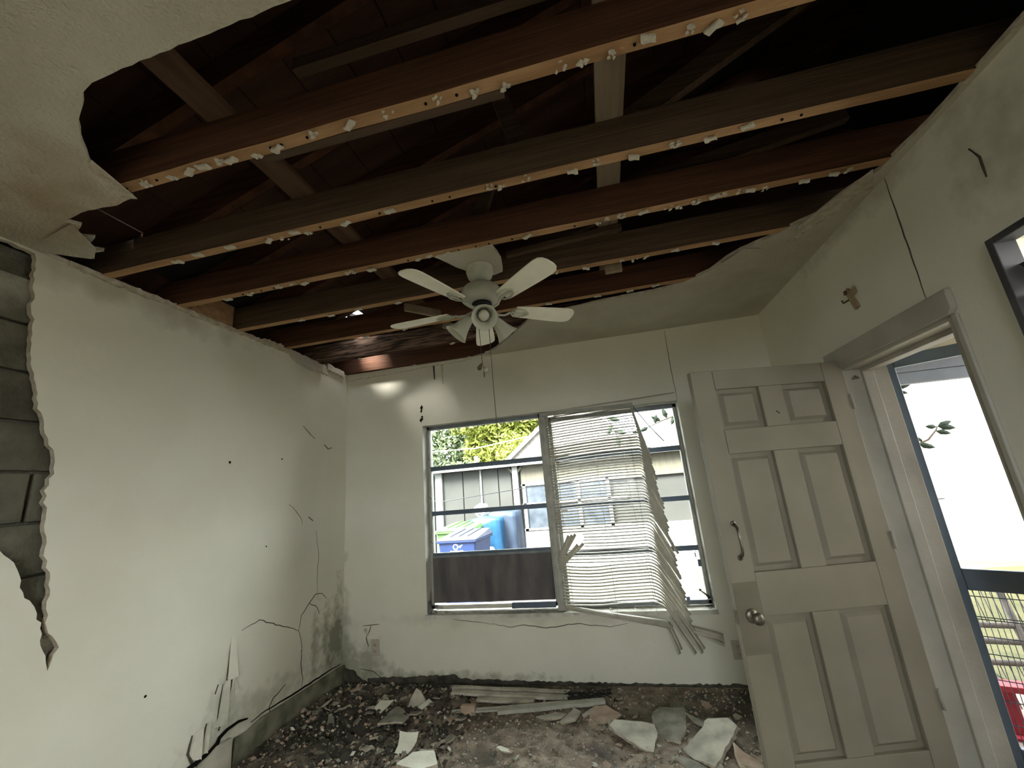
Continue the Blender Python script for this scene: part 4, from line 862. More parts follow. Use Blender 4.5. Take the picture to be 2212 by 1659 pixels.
S([(0.20, 2.93), (0.273, 2.934), (0.265, 2.871), (0.198, 2.869)], 0.016, m_shardg, 'small stacked grey scrap near the wall at right', (0, 0.1), 0.004)
S([(-0.73, 2.400), (-0.712, 2.412), (-0.640, 2.382), (-0.640, 2.366), (-0.70, 2.376)], 0.008, m_shardw, 'small spindle-shaped white chip on the brown dirt', (0.1, 0), 0.004, 0.001)
bevel(G().box((-0.045, -0.02, 0), (0.045, 0.02, 0.05)).obj('tile_chip', m_shardp, loc=(-1.0, 2.75, hgt(-1.0, 2.75)), rot=(-0.12, 0, 0.05), label='small pinkish rectangular block at the left end of the metal strips', cat='tile'), 0.003)
# loose mouldings and rails by the back wall
def strip(a, b, w, h, m, label, z=0.0, name='wood_strip', cat='wood strip', rot=0.0):
    a, b = Vector((a[0], a[1], 0)), Vector((b[0], b[1], 0)); L = (b - a).length
    g = G(); n = 10; vs = []
    for k in range(n + 1):
        x = L * k / n; yy = 0.003 * sin(k * 1.3)
        vs += [(x, -w / 2 + yy, 0), (x, w / 2 + yy, 0), (x, w / 2 + yy, h), (x, -w / 2 + yy, h)]
    fs = [(k*4+s, k*4+(s+1)%4, (k+1)*4+(s+1)%4, (k+1)*4+s) for k in range(n) for s in range(4)] + [(0, 1, 2, 3), (n*4+3, n*4+2, n*4+1, n*4)]
    g.add(vs, fs)
    zz = max(hgt(a.x, a.y), hgt(b.x, b.y), hgt((a.x + b.x) / 2, (a.y + b.y) / 2)) + z
    return g.obj(name, m, loc=(a.x, a.y, zz), rot=(rot, 0, atan2(b.y - a.y, b.x - a.x)), label=label, cat=cat)
strip((-1.224, 3.075), (-0.404, 3.03), 0.035, 0.022, m_shard, 'dusty wooden moulding nearest the window wall', 0.006)
strip((-1.20, 3.00), (-0.411, 2.955), 0.045, 0.016, m_shard, 'dusty wooden moulding second from the window wall', 0.004)
strip((-1.0, 2.93), (-0.62, 2.915), 0.05, 0.014, m_shard, 'short wide dusty board in front of the mouldings', 0.003)
m_rail = mat('pale_metal_rail', (0.40, 0.40, 0.34), (0.50, 0.50, 0.43), scale=20, rough=0.5)
strip((-1.105, 2.745), (-0.19, 2.925), 0.014, 0.012, m_rail, 'thin pale metal rail, longest of the three on the floor', 0.012, 'metal_rail', 'rail')
strip((-1.03, 2.735), (-0.40, 2.865), 0.010, 0.010, m_rail, 'thinnest pale metal rail beside the pinkish block', 0.010, 'metal_rail', 'rail')
strip((-0.818, 2.759), (-0.180, 2.905), 0.032, 0.020, m_rail, 'wider pale metal rail lying in front of the thin ones', 0.006, 'metal_rail', 'rail')
wg = G()
for q in range(9):
    rnd = random.Random(q + 70); pts = []
    for k in range(10):
        s = k / 9; pts.append((-0.44 + 0.30 * s, 2.99 + 0.035 * sin(s * 7 + q) + 0.01 * q * (s - 0.5), 0.022 + 0.018 * abs(sin(s * 9 + q * 1.7))))
    wg.tube(pts, 0.0025, 5)
wg.obj('wire_bundle', m_black, label='black tangle of thin cable at the foot of the window wall', cat='cable')

# countable scattered pieces, in three groups
COLN = {m_shardg.name: 'grey', m_shardd.name: 'blackened', m_shardp.name: 'pinkish', m_shard.name: 'pale'}
def where(x, y):
    if x < -0.98:
        if x < -1.80: z = 'beside the left baseboard'
        elif y > 2.85: z = 'near the back left corner'
        elif x < -1.50: z = 'left of the clean white shard'
        elif x < -1.22: z = 'below the upright pointed shard'
        else: z = 'between the dark rubble and the brown dirt'
        return z + (', close to the camera' if y < 2.5 else '')
    if x < -0.15: return 'on the brown dirt mound' + (' in front of the metal rails' if y > 2.55 else ' at the near edge')
    if y > 2.75: return 'between the big slabs and the back wall'
    return ('left of' if x < 0.1 else 'around') + ' the big plaster slabs'
def pile(n, fx_, fy_, rlo, rhi, mats, group, seed):
    rnd = random.Random(seed)
    meshes = [(shard_mesh(shard_poly(1.0 * rnd.uniform(0.9, 1.1), seed + k), 1.0 * rnd.uniform(0.10, 0.30), seed + k, mats[k % len(mats)]), mats[k % len(mats)]) for k in range(14)]
    for c in range(n):
        x, y = fx_(rnd), fy_(rnd)
        if x > 0.50 and y < 2.4: continue
        q = rnd.random() ** 2.0; r = rlo + (rhi - rlo) * q; me, m = meshes[rnd.randrange(14)]
        size = 'small' if q < 0.12 else ('broad' if q > 0.55 else 'medium')
        lab = '%s %s plaster shard %s' % (size, COLN[m.name], where(x, y))
        o = link(me, 'plaster_shard', loc=(x, y, max(0, hgt(x, y)) + 0.001 + r * 0.03), rot=(rnd.gauss(0, 0.24), rnd.gauss(0, 0.24), rnd.uniform(0, 6.28)), label=lab, cat='plaster shard', group=lab + 's')
        o.scale = (r, r, r * rnd.uniform(0.5, 1.0))
pile(150, lambda r: r.uniform(-2.05, -1.0), lambda r: r.uniform(2.25, 3.08), 0.018, 0.055, [m_shardg, m_shardd, m_shardg, m_shardp, m_shardd, m_shardg, m_shard], 'dark', 100)
pile(26, lambda r: r.uniform(-0.98, -0.2), lambda r: r.uniform(2.3, 2.72), 0.010, 0.022, [m_shardp, m_shard, m_shardg], 'dirt', 300)
pile(60, lambda r: r.uniform(-0.25, 0.60), lambda r: r.uniform(2.28, 3.02), 0.013, 0.038, [m_shard, m_shardg, m_shardp], 'slabs', 500)
# crumbs too small to count
rnd = random.Random(9); g = G()
for q in range(11000):
    x = rnd.uniform(XL + 0.05, 0.85); y = rnd.uniform(1.9, 3.15)
    if x > -0.95 and rnd.random() < 0.25: continue
    r = (0.002 + 0.010 * rnd.random() ** 3) * (1.5 if x < -0.95 else 1.0); z = max(0, hgt(x, y))
    a = rnd.uniform(0, 6.28); ca, sa = cos(a) * r, sin(a) * r; k = rnd.uniform(0.4, 1)
    t1, t2 = rnd.uniform(-0.5, 0.5) * r, rnd.uniform(-0.5, 0.5) * r; zt = z + r * 0.5
    vs = [(x + ca, y + sa, zt + t1), (x - sa * k, y + ca * k, zt + t2), (x - ca, y - sa, zt - t1), (x + sa * k, y - ca * k, zt - t2), (x, y, zt + r * 0.6), (x, y, z - 0.002)]
    mi = rnd.choice((0, 1, 1, 1, 2)) if x < -0.95 else rnd.choice((0, 0, 2, 3)); 
    if rnd.random() < 0.03: mi = 4
    g.add(vs, [(0, 1, 4), (1, 2, 4), (2, 3, 4), (3, 0, 4), (1, 0, 5), (2, 1, 5), (3, 2, 5), (0, 3, 5)], mi)
g.obj('floor_crumbs', [m_shardg, m_shardd, m_shardp, m_shard, m_shardw], label='uncountable crumbs of plaster and grit strewn over the floor', cat='rubble', kind='stuff')

# ------------------------------------------------------------------ outdoors
ZG = -0.35
m_pave = mat('sandy_pavement', (0.042, 0.038, 0.031), (0.055, 0.050, 0.042), scale=0.8, bump=0.3)
m_grass = mat('dry_grass', (0.034, 0.037, 0.009), (0.058, 0.054, 0.018), scale=5, bump=0.8, bscale=60)
m_asph = mat('pale_asphalt', (0.060, 0.070, 0.082), (0.075, 0.084, 0.097), scale=2)
gr = G().prism([(-60, -40), (80, -40), (80, 90), (-60, 90)], lambda u, v, t: (u, v, ZG - t), 0, 0.3); gr.obj('ground', m_pave, kind='structure')
G().box((-40, 15.4, ZG), (60, 29, ZG + 0.01)).obj('road', m_asph, kind='structure')
G().prism(jag([(2.6, 3.6), (4.0, 4.3), (8.5, 4.3), (8.5, 7.7), (5.2, 7.7), (2.9, 6.0)], 0.05, 0.2, 4, True), lambda u, v, t: (u, v, ZG + t), 0, 0.012).obj('lawn', m_grass, kind='structure')
m_step = mat('pinkish_patio', (0.16, 0.125, 0.11), (0.20, 0.165, 0.145), scale=2, bump=0.2)
G().box((XR + 0.2, 1.60, ZG), (2.9, 3.55, -0.13)).obj('patio', m_step, kind='structure')
m_bounce_ground = mat('bounce_ground_concrete', (0.09, 0.088, 0.08), (0.13, 0.127, 0.115), scale=1.2)
G().box((XR + 0.2, -9.0, ZG), (9.0, 1.47, ZG + 0.05)).obj('bounce_ground', m_bounce_ground, kind='structure')  # unseen slab, added to reflect light up through the side window

# neighbour's house seen through the left window
m_siding = mat('grey_siding', (0.026, 0.0265, 0.025), (0.033, 0.0335, 0.0315), scale=1.5)
m_whitep = mat('white_house_paint', (0.16, 0.16, 0.155), (0.20, 0.20, 0.195), scale=2)
m_beige = mat('beige_boards', (0.060, 0.055, 0.041), (0.075, 0.069, 0.053), scale=6, stretch=(4, 1, 0.4))
m_hglass = mat('dusty_house_window', (0.022, 0.028, 0.038), (0.045, 0.052, 0.065), scale=5, rough=0.3)
m_shing = mat('pale_shingles', (0.10, 0.088, 0.078), (0.16, 0.145, 0.13), scale=22, stretch=(1, 1, 1))
nh = thing('neighbour_house', (-3.0, 9.0, ZG), 'grey and white single-storey house across the yard beyond the window', 'house')
def ho(g, n, m, **k): o = g.obj(n, m, nh, **k); o.matrix_parent_inverse = Matrix.Translation((3.0, -9.0, -ZG)); return o
ho(G().box((-9.0, 9.05, ZG), (2.2, 13.0, 1.9)), 'wall', m_siding)
for x0_, x1_ in ((-5.2, -4.55), (-3.62, -3.15), (-3.14, -2.75), (-2.70, -2.32), (-2.31, -2.02), (-5.9, -5.22), (-4.54, -3.85)):
    bevel(ho(G().box((x0_, 9.02, ZG), (x1_ - 0.012, 9.05, 1.80)), 'wall_panel', m_siding), 0.004)
ho(G().box((-3.80, 8.96, ZG), (-3.64, 9.05, 1.80)), 'post', m_whitep); ho(G().box((-2.745, 8.99, ZG), (-2.705, 9.05, 1.80)), 'post', m_whitep)
bevel(ho(G().box((-1.98, 8.93, ZG), (-1.86, 9.05, 1.80)), 'post', m_whitep), 0.01)
for s in (-1, 1): ho(G().prism([(0, 0), (0.10, 0.08), (0.13, 0.05), (0.03, -0.06)], lambda u, v, t: (-1.92 + s * (0.03 + u), 8.95 + t, 1.70 + v), 0, 0.05), 'bracket', m_beige)
ho(G().box((-9.0, 8.80, 1.80), (2.3, 8.86, 1.915)), 'fascia', m_whitep)
ho(G().box((-1.80, 8.99, 1.36), (2.2, 9.05, 1.80)), 'upper_boards', m_beige)
ho(G().box((-1.80, 8.97, ZG), (2.2, 9.05, 0.44)), 'lower_wall', m_whitep)
for z0_, z1_ in ((1.36, 1.40), (0.94, 1.0), (0.44, 0.48)): ho(G().box((-1.80, 8.95, z0_), (0.4, 9.05, z1_)), 'window_rail', m_whitep)
for x_ in (-1.78, -1.24, -0.62, 0.0): ho(G().box((x_, 8.95, 0.44), (x_ + 0.07, 9.05, 1.40)), 'window_post', m_whitep)
for x_ in (-1.71, -1.17, -0.55):
    for z0_, z1_ in ((1.0, 1.36), (0.48, 0.94)): ho(G().box((x_, 8.985, z0_), (x_ + 0.545 - 0.0, 9.0, z1_)), 'window', m_hglass)
rg = G(); rg.prism([(-2.08, 1.90), (-0.55, 3.12), (1.0, 1.90)], lambda u, v, t: (u, 8.80 + t, v), 0, 3.0)
rr_ = ho(rg, 'gable_roof', m_shing)
rk = G().prism([(-2.16, 1.88), (-0.55, 3.18), (-0.55, 3.08), (-2.02, 1.88)], lambda u, v, t: (u, 8.74 + t, v), 0, 0.05); ho(rk, 'rake_board', m_whitep)
ho(G().prism([(8.8, 1.90), (13.2, 1.90), (11.0, 2.02)], lambda u, v, t: (-9.2 + t, u, v), 0, 11.5), 'low_roof', m_shing)
ho(G().tube([(-2.86, 9.2, 1.9), (-2.86, 9.2, 2.12)], 0.05, 8), 'vent_pipe', m_whitep)

# white building seen through the doorway
wb2 = thing('white_building', (5.2, 8.3, ZG), 'sunlit white stucco building beyond the lawn through the doorway', 'building', rot=(0, 0, radians(-14)))
m_bounce_white = mat('bounce_block_white', (0.72, 0.72, 0.69), (0.80, 0.80, 0.77), scale=1.2)  # high-albedo coat, used only on the added bounce block
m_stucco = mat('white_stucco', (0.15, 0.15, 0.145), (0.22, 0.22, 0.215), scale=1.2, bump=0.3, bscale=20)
G().box((-2.2, 0.0, 0.0), (3.2, 3.0, 4.2)).obj('wall', m_stucco, wb2)
bevel(G().box((1.0, -0.05, 2.2), (3.2, 0.0, 2.24)).obj('ledge', m_whitep, wb2), 0.004)
G().box((-1.1, -0.03, 0.96), (0.15, 0.0, 0.985)).obj('ledge', m_whitep, wb2)
G().tube([(1.25, -0.25, 3.05), (1.25, 0.0, 3.05)], 0.075, 14).obj('vent_pipe', m_whitep, wb2)
G().tube([(0.9, -0.2, 3.15), (1.05, -0.22, 3.02), (1.2, -0.2, 3.03)], 0.03, 8).obj('vent_pipe', m_whitep, wb2)
for x_, z_ in ((1.2, 1.45), (1.28, 1.28)): G().tube([(x_, -0.06, z_), (x_ + 0.05, 0.0, z_ - 0.04)], [0.035, 0.02], 8).obj('wall_bracket', m_alum, wb2)
G().box((1.15, -0.03, 0.1), (1.6, 0.0, 1.25)).obj('render_patch', m_whitep, wb2)
bounce = thing('white_bounce_block', (5.9, -3.4, ZG), 'unseen white block added east of the yard to bounce light indoors', 'building')  # unseen block, added to throw sunlight back through the doorway
G().box((0, 0, 0), (4, 9.8, 3.6)).obj('wall', m_bounce_white, bounce); G().box((-0.2, -0.2, 3.6), (4.2, 10.0, 3.75)).obj('flat_roof', m_whitep, bounce)
for y_ in (1.5, 5.0): bevel(G().box((-0.03, y_, 0.05), (0.0, y_ + 2.4, 2.2)).obj('bounce_block_panel', m_whitep, bounce), 0.01)  # panels on the added bounce block
m_pale = mat('pale_blue_step', (0.10, 0.115, 0.13), (0.12, 0.135, 0.15), scale=3)
stp = thing('concrete_step', (5.95, 7.75, ZG), 'pale blue-grey concrete step against the white building', 'step', rot=(0, 0, radians(-14)))
bevel(G().box((-0.05, 0, 0), (1.3, 0.45, 0.22)).obj('lower_tread', m_pale, stp), 0.01); bevel(G().box((0.15, 0.2, 0.22), (1.3, 0.5, 0.40)).obj('upper_tread', m_pale, stp), 0.01)

# wire rack and red stand on the patio
m_rust = mat('rusty_grey_steel', (0.09, 0.085, 0.08), (0.15, 0.13, 0.115), scale=18, rough=0.7)
rack = thing('wire_rack', (2.15, 3.22, -0.13), 'rusty grey wire rack leaning outside behind the screen door', 'rack', rot=(0, 0, radians(-12)))
for x_ in (-0.35, 0.12, 0.65): G().tube([(x_, 0, 0.0), (x_ + 0.02, 0.25, 0.63)], 0.020, 8).obj('post', m_rust, rack)
for z_, y_ in ((0.62, 0.245), (0.40, 0.16), (0.32, 0.13), (0.22, 0.09)): G().tube([(-0.38, y_ - 0.005, z_), (0.15, y_, z_ + 0.004), (0.68, y_, z_)], 0.017, 8).obj('rail', m_rust, rack)
for k in range(26):
    x_ = -0.35 + 0.04 * k; G().tube([(x_, 0.16, 0.40), (x_, 0.245, 0.62)], 0.003, 4).obj('wire', m_rust, rack)
for k in range(16):
    x_ = -0.35 + 0.04 * k; G().tube([(x_, 0.0, 0.02), (x_, 0.09, 0.22)], 0.003, 4).obj('wire', m_rust, rack)
m_red = mat('red_painted_metal', (0.22, 0.018, 0.03), (0.30, 0.028, 0.04), scale=9, rough=0.5)
rst = thing('red_stand', (1.92, 3.0, -0.13), 'red painted metal stand on the patio outside the doorway', 'stand', rot=(0, 0, radians(-18)))
bevel(G().box((-0.11, -0.05, 0.215), (0.10, 0.05, 0.245)).obj('top_plate', m_red, rst), 0.004)
bevel(G().box((-0.035, -0.02, 0.015), (0.035, 0.02, 0.215)).obj('stem', m_red, rst), 0.004)
bevel(G().box((-0.06, -0.06, 0.0), (0.12, 0.06, 0.015)).obj('foot', m_red, rst), 0.003)

# wheelie bins
m_bblue = mat('blue_bin_plastic', (0.003, 0.011, 0.048), (0.005, 0.015, 0.06), scale=4, rough=0.5)
m_bgreen = mat('green_bin_plastic', (0.035, 0.085, 0.020), (0.05, 0.105, 0.028), scale=4, rough=0.5)
m_print = mat('white_bin_print', (0.40, 0.42, 0.45)); m_lid = mat('grey_blue_lid', (0.028, 0.032, 0.05), (0.04, 0.044, 0.066), scale=4, rough=0.5)
def bin_(loc, label, m, ml, rz, prints=True, s=1.0):
    r = thing('wheelie_bin', loc, label, 'bin', rot=(0, 0, rz)); r.scale = (s, s, s)
    g = G(); b = [(-0.24, -0.28), (0.24, -0.28), (0.24, 0.26), (-0.24, 0.26)]; t = [(-0.30, -0.36), (0.30, -0.36), (0.30, 0.34), (-0.30, 0.34)]
    g.add([(x, y, 0.06) for x, y in b] + [(x, y, 0.98) for x, y in t], [(3, 2, 1, 0), (0, 1, 5, 4), (1, 2, 6, 5), (2, 3, 7, 6), (3, 0, 4, 7)])
    bevel(g.obj('body', m, r), 0.02)
    bevel(G().box((-0.325, -0.385, 0.96), (0.325, 0.365, 1.0)).obj('rim', m, r), 0.01)
    lg = G(); lg.add([(-0.33, -0.40, 1.0), (0.33, -0.40, 1.0), (0.33, 0.38, 1.0), (-0.33, 0.38, 1.0), (-0.28, -0.33, 1.035), (0.28, -0.33, 1.035), (0.28, 0.34, 1.09), (-0.28, 0.34, 1.09)], [(0, 1, 5, 4), (1, 2, 6, 5), (2, 3, 7, 6), (3, 0, 4, 7), (4, 5, 6, 7), (3, 2, 1, 0)])
    ld = bevel(lg.obj('lid', ml, r), 0.01)
    for x in (-0.14, 0.0, 0.14): G().add([(x - 0.02, -0.31, 1.037), (x + 0.02, -0.31, 1.037), (x + 0.02, 0.31, 1.090), (x - 0.02, 0.31, 1.090), (x - 0.015, -0.30, 1.052), (x + 0.015, -0.30, 1.052), (x + 0.015, 0.30, 1.104), (x - 0.015, 0.30, 1.104)], [(0, 1, 5, 4), (1, 2, 6, 5), (2, 3, 7, 6), (3, 0, 4, 7), (4, 5, 6, 7)]).obj('rib', ml, ld)
    for sx in (-1, 1): G().lathe([(0.0, -0.03), (0.10, -0.03), (0.11, 0.0), (0.10, 0.03), (0.0, 0.03)], 18, MT(sx * 0.27, 0.26, 0.11) @ Matrix.Rotation(pi / 2, 4, 'Y')).obj('wheel', m_black, r)
    # printed emblem and address lines on the front
    def F(x, z): # point on the sloping front face
        return (x, -0.28 - 0.08 * (z - 0.06) / 0.92 - 0.003, z)
    pg = G()
    def quad(x0, z0, x1, z1): pg.add([F(x0, z0), F(x1, z0), F(x1, z1), F(x0, z1)], [(0, 1, 2, 3)])
    for k in range(12):
        a, a2 = 2 * pi * k / 12, 2 * pi * (k + 0.55) / 12
        pg.add([F(-0.02 + 0.028 * cos(a), 0.905 + 0.028 * sin(a)), F(-0.02 + 0.045 * cos(a), 0.905 + 0.045 * sin(a)), F(-0.02 + 0.045 * cos(a2), 0.905 + 0.045 * sin(a2)), F(-0.02 + 0.028 * cos(a2), 0.905 + 0.028 * sin(a2))], [(0, 1, 2, 3)])
    pg.add([F(0.03, 0.91), F(0.10, 0.935), F(0.05, 0.885)], [(0, 1, 2)])
    rn = random.Random(3)
    for z, h, xa, xb in ((0.825, 0.030, -0.11, 0.11), (0.806, 0.012, -0.07, 0.07), (0.775, 0.024, -0.12, 0.12)):
        x = xa
        while x < xb - 0.01:
            w_ = rn.uniform(0.010, 0.020); quad(x, z, x + w_, z + h * rn.uniform(0.7, 1.0)); quad(x + w_ * 0.2, z - 0.0, x + w_ + 0.004, z + h * 0.3); x += w_ + 0.006
    pg.obj('printed_lettering', m_print, r)
    return r
bin_((-2.27, 6.50, ZG), 'blue wheelie bin with white printing, in front of the green one', m_bblue, m_lid, radians(-4))
bin_((-2.62, 7.35, ZG), 'green wheelie bin standing behind the blue one', m_bgreen, m_bgreen, radians(-6), s=1.06)

# tarpaulin-covered pile
def drape(loc, sx, sy, hz, m, label, seed, name='tarpaulin', tw=1.0):
    g = G(); n = 40; rows = 12
    for j in range(rows + 1):
        for i in range(n):
            a = 2 * pi * i / n; ca, sa = cos(a), sin(a); q = max(abs(ca), abs(sa)); k = 0.55 / q + 0.45
            if j <= 4: rr2, z = j / 4 * 0.97, hz * (1.0 - 0.03 * (j / 4) ** 2)
            else:
                s = (j - 4) / (rows - 4); rr2 = 1.0 + 0.05 * s + (0.05 + 0.06 * s) * sin(a * 9 + seed) * s; z = hz * (1 - s * (0.78 + 0.18 * sin(a * 3 + seed)))
            z += 0.025 * noise.noise(Vector((ca * 2 * rr2, sa * 2 * rr2, z * 2 + seed)))
            g.v.append((sx * rr2 * k * ca, sy * rr2 * k * sa, z))
    for j in range(rows):
        for i in range(n): g.f.append((j*n+i, j*n+(i+1)%n, (j+1)*n+(i+1)%n, (j+1)*n+i)); g.m.append(0); g.smooth.append(True)
    return g.obj(name, m, loc=loc, label=label, cat='tarpaulin')
m_tarp = mat('bright_blue_tarpaulin', (0.003, 0.026, 0.065), (0.007, 0.045, 0.10), scale=5, rough=0.45)
m_tarp2 = mat('faded_blue_tarpaulin', (0.008, 0.015, 0.032), (0.017, 0.027, 0.047), scale=5, rough=0.55)
drape((-2.25, 7.75, ZG), 0.32, 0.3, 1.22, m_tarp, 'bright blue tarpaulin draped beside the bins', 1)
drape((-1.98, 8.05, ZG), 0.30, 0.35, 1.30, m_tarp2, 'faded blue tarpaulin over the right half of the pile', 3)
bevel(G().box((-0.22, -0.15, 0), (0.22, 0.15, 0.42)).obj('storage_box', m_whitep, loc=(-2.05, 7.2, ZG), label='white box at the foot of the blue tarpaulin', cat='box'), 0.02)
bg = G()
bm = bmesh.new(); bmesh.ops.create_icosphere(bm, subdivisions=3, radius=0.16)
for v in bm.verts: v.co = v.co * (1 + 0.3 * noise.noise(v.co * 9)); v.co.z *= 0.9
me = bpy.data.meshes.new('plastic_bag'); bm.to_mesh(me); bm.free(); me.materials.append(m_whitep)
link(me, 'plastic_bag', loc=(-2.13, 7.25, ZG + 0.60), label='crumpled white plastic bag against the blue tarpaulin', cat='bag')
me2 = me.copy(); link(me2, 'plastic_bag', loc=(-2.45, 8.1, ZG + 1.30), label='crumpled white bag on top of the covered pile', cat='bag')
tag(G().tube([(-5.0, 6.4, 1.50), (-2.6, 6.4, 1.22), (-1.15, 6.4, 1.33)], 0.006, 5).obj('clothes_line', m_black), 'thin dark line strung across the yard in front of the grey wall', 'line')
tag(G().tube([(-8.0, 11.0, 2.62), (-3.4, 11.0, 2.50), (-1.5, 11.0, 2.72)], 0.012, 5).obj('overhead_cable', m_cord), 'pale cable slung before the trees over the neighbouring roof', 'cable')

# trees and hedges
def leaves(g, c, rad, n, size, seed, mi=0):
    rnd = random.Random(seed)
    for q in range(n):
        while True:
            p = Vector((rnd.uniform(-1, 1), rnd.uniform(-1, 1), rnd.uniform(-1, 1)))
            if 0.25 < p.length < 1: break
        k = 1 + 0.25 * noise.noise(p * 2.2 + Vector((seed, 0, 0))); p = Vector((c[0] + p.x * rad[0] * k, c[1] + p.y * rad[1] * k, c[2] + p.z * rad[2] * k))
        a = Vector((rnd.uniform(-1, 1), rnd.uniform(-1, 1), rnd.uniform(-0.8, 0.8))).normalized(); b = a.cross(Vector((rnd.uniform(-1, 1), rnd.uniform(-1, 1), rnd.uniform(-1, 1)))).normalized()
        s = size * rnd.uniform(0.6, 1.3)
        g.add([p - a * s, p - b * s * 0.35, p + a * s, p + b * s * 0.35], [(0, 1, 2, 3)], mi)
m_leafy = mat('yellow_green_leaves', (0.10, 0.125, 0.014), (0.16, 0.17, 0.03), scale=3)
m_leafg = mat('grey_green_leaves', (0.045, 0.066, 0.03), (0.08, 0.10, 0.046), scale=3)
m_leafd = mat('deep_green_leaves', (0.015, 0.028, 0.018), (0.028, 0.042, 0.027), scale=3)
m_bark = mat('bark', (0.07, 0.055, 0.04), (0.12, 0.10, 0.08), scale=12, bump=0.5)
def tree(loc, blobs, label, lm, seed, size=0.14, hgt_=3.0):
    r = thing('tree', loc, label, 'tree')
    g = G()
    for k, (c, rad, n) in enumerate(blobs): leaves(g, c, rad, n, size, seed + k)
    g.obj('foliage', lm, r)
    t = G().tube([(0, 0, 0), (0.06, 0.02, hgt_ * 0.5), (-0.05, 0.0, hgt_)], [0.14, 0.11, 0.06], 8)
    for k, (c, rad, n) in enumerate(blobs): t.tube([(0, 0, hgt_ * 0.55), tuple(Vector(c) * 0.9)], [0.06, 0.015], 6)
    t.obj('trunk', m_bark, r)
tree((-4.3, 17, ZG), [((0, 0, 3.4), (1.5, 1.2, 1.3), 3400), ((1.3, 0.3, 3.9), (1.3, 1.0, 1.4), 3000), ((-0.2, -0.5, 4.7), (1.9, 1, 1.0), 2800), ((2.3, 0.6, 4.6), (1.3, 1.0, 1.3), 2400)], 'yellow-green leafy tree in the middle of the window view', m_leafy, 10)
tree((-7.3, 18.5, ZG), [((0, 0, 3.4), (1.6, 1.2, 1.3), 2400), ((1.5, 0, 3.1), (1.2, 1.0, 1.0), 1600), ((0.4, 0.2, 4.6), (1.7, 1, 0.8), 1300)], 'grey-green open tree at the left of the window view', m_leafg, 20)
tree((-5.6, 15.0, ZG), [((0, 0, 2.3), (1.2, 0.7, 0.6), 1500), ((1.4, 0.2, 2.2), (0.8, 0.6, 0.5), 800)], 'low green shrub tree behind the grey house roof', m_leafg, 30, 0.10, 2.0)
tree((-2.7, 14.0, ZG), [((0, 0, 2.9), (0.9, 0.7, 0.7), 1700)], 'bright yellow shrub tree beside the gable roof', m_leafy, 40, 0.09, 2.2)
# palm by the left edge of the window
palm = thing('palm_tree', (-3.25, 6.6, ZG), 'palm with drooping dark fronds at the left edge of the window', 'palm')
G().tube([(-0.5, 0, 0), (-0.45, 0, 1.5), (-0.35, 0, 2.9)], [0.10, 0.08, 0.07], 10).obj('trunk', m_bark, palm)
for k in range(9):
    a = radians(-75 + 30 * k + 7 * (k % 2)); rnd = random.Random(k); g = G(); L = 1.0 + 0.2 * rnd.random(); pts = []
    for s in range(9):
        u = s / 8; pts.append(Vector((-0.35 + cos(a) * L * u * (1 - 0.25 * u), sin(a) * 0.7 * L * u, 2.9 + 0.30 * u - (1.05 + 0.3 * rnd.random()) * u * u)))
    g.tube(pts, [0.012 * (1 - 0.8 * s / 8) for s in range(9)], 5)
    for s in range(1, 9):
        for sd in (-1, 1):
            for m2 in (0.0, 0.5):
                p = pts[s - 1].lerp(pts[s], m2); t = (pts[s] - pts[s - 1]).normalized(); sidev = t.cross(Vector((0, 0, 1))).normalized() * sd; e = p + sidev * 0.20 + t * 0.12 + Vector((0, 0, -0.22)); wv = t * 0.014
                g.add([p - wv, p + wv, e], [(0, 1, 2)])
    g.obj('frond', m_leafd, palm)
# hedge, cream house and wall across the road
hg = G(); leaves(hg, (3.0, 30.5, 0.7), (9, 0.8, 1.15), 5200, 0.16, 60); hg.box((-5.5, 30.2, ZG), (11, 31, 1.4))
hg.obj('hedge', m_leafg, label='long clipped green hedge across the road', cat='hedge')
m_creamh = mat('cream_far_house', (0.14, 0.13, 0.095), (0.165, 0.153, 0.112), scale=1)
fh = thing('far_house', (5.0, 36.0, ZG), 'low cream house with a pale roof beyond the hedge', 'house')
G().box((-14, 0, 0), (8, 6, 3.6)).obj('wall', m_creamh, fh)
G().prism([(-1.0, 3.5), (7.0, 3.5), (3.0, 5.6)], lambda u, v, t: (-15 + t, u, v), 0, 24).obj('roof', m_shing, fh)
for x_ in (-11, -8.2, -5.4, -2.6, 0.2, 3.0, 5.8): G().box((x_, -0.04, 1.5), (x_ + 1.1, 0.02, 2.7)).obj('window', m_hglass, fh)
# thin-stemmed trees near the house
def leaf(r, p, dx, dz, sz):
    d = Vector((dx, -0.15, dz)).normalized(); n_ = d.cross(Vector((0.2, 1, 0.3))).normalized(); p = Vector(p)
    vs = [p, p + d * sz * 0.35 + n_ * sz * 0.22, p + d * sz * 0.7 + n_ * sz * 0.17, p + d * sz, p + d * sz * 0.7 - n_ * sz * 0.17, p + d * sz * 0.35 - n_ * sz * 0.22, p + d * sz * 0.5 + Vector((0, -0.02, 0))]
    G().add(vs, [(0, 1, 6), (1, 2, 6), (2, 3, 6), (3, 4, 6), (4, 5, 6), (5, 0, 6)]).obj('leaf', m_leafd, r)
def stemtree(base, label, stems):
    r = thing('young_tree', base, label, 'tree'); B = Vector(base)
    for pts, r0, r1, lv in stems:
        P = [Vector(p) - B for p in pts]; n = len(P)
        G().tube(P, [r0 + (r1 - r0) * k / (n - 1) for k in range(n)], 6).obj('stem', m_bark, r)
        for (u, dx, dz, sz) in lv:
            k = u * (n - 1); i = min(int(k), n - 2); leaf(r, P[i].lerp(P[i + 1], k - i), dx, dz, sz)
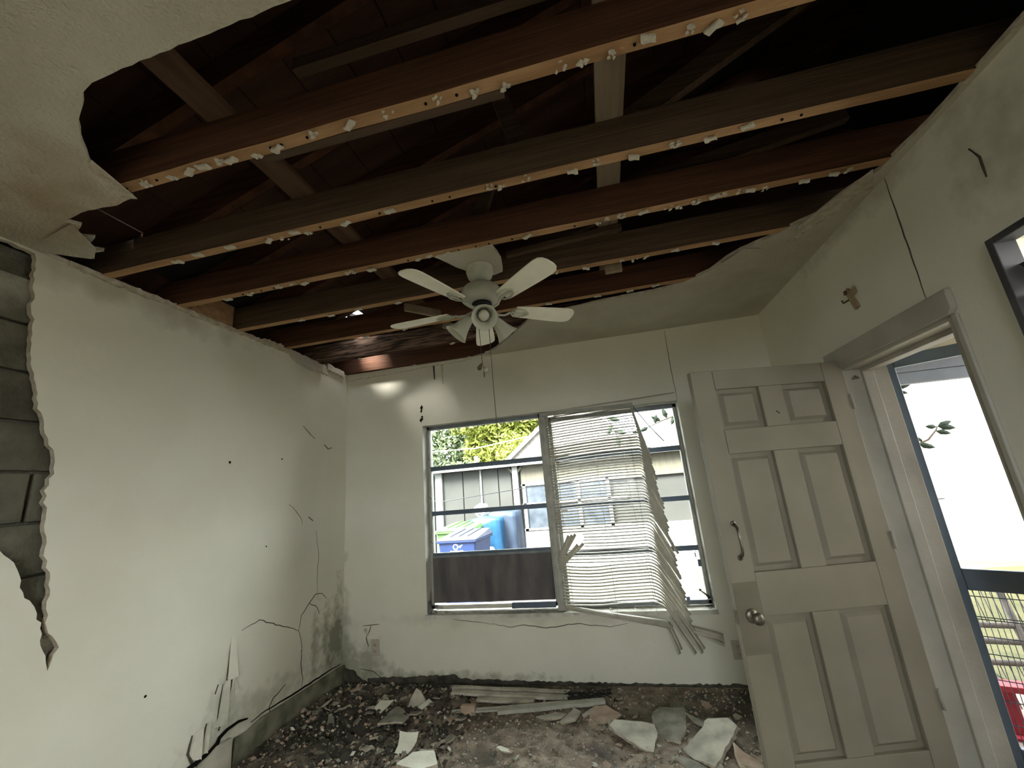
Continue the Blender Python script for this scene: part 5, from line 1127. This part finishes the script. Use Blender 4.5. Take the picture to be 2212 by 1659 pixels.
stemtree((1.75, 4.7, ZG), 'thin-stemmed young tree reaching leafy twigs across the doorway view', [
    ([(1.75, 4.7, ZG), (1.85, 4.6, 0.6), (2.2, 4.45, 1.2), (2.60, 4.4, 1.37), (2.74, 4.4, 1.40), (2.87, 4.4, 1.45), (2.955, 4.4, 1.53), (2.97, 4.4, 1.56)], 0.022, 0.004,
     [(0.47, -0.1, 1, 0.07), (0.62, 0.9, -0.35, 0.12), (0.66, -0.6, 1, 0.06), (0.84, 1, -0.35, 0.11), (0.97, -1, 0.15, 0.10), (0.98, 1, 0.35, 0.12), (1.0, 1, -0.25, 0.13)]),
    ([(1.85, 4.6, 0.6), (2.1, 4.5, 1.4), (2.5, 4.4, 1.75), (2.68, 4.4, 1.86), (2.74, 4.4, 1.90), (2.765, 4.4, 1.96)], 0.014, 0.004, [(0.8, -1, 0.1, 0.06), (0.85, 1, -0.4, 0.09), (0.95, 1, 0.2, 0.12)])])
stemtree((1.9, 5.2, ZG), 'leafy tree whose branches hang across the top panes at the right of the window', [
    ([(1.9, 5.2, ZG), (1.85, 5.1, 1.2), (1.6, 5.0, 2.1), (1.2, 5.0, 2.08), (0.98, 5.0, 2.02), (0.75, 5.0, 1.96), (0.50, 5.0, 1.87)], 0.035, 0.005,
     [(0.7, 0.2, 1, 0.13), (0.74, -0.5, -1, 0.12), (0.8, -0.3, 1, 0.14), (0.85, -1, 0.6, 0.13), (0.9, 0.3, 1, 0.12), (0.95, -1, -0.4, 0.12), (1.0, -1, -0.2, 0.13)]),
    ([(1.85, 5.1, 1.2), (1.5, 5.2, 2.6), (0.7, 5.4, 2.75), (0.1, 5.4, 2.45), (0.12, 5.4, 2.15), (0.22, 5.4, 1.88)], 0.025, 0.005,
     [(0.6, -1, -0.5, 0.16), (0.68, 1, -0.6, 0.16), (0.75, -1, -0.3, 0.17), (0.82, 1, -0.4, 0.17), (0.9, -0.6, -1, 0.16), (0.96, 1, -0.3, 0.15), (1.0, 0.1, -1, 0.16)])])
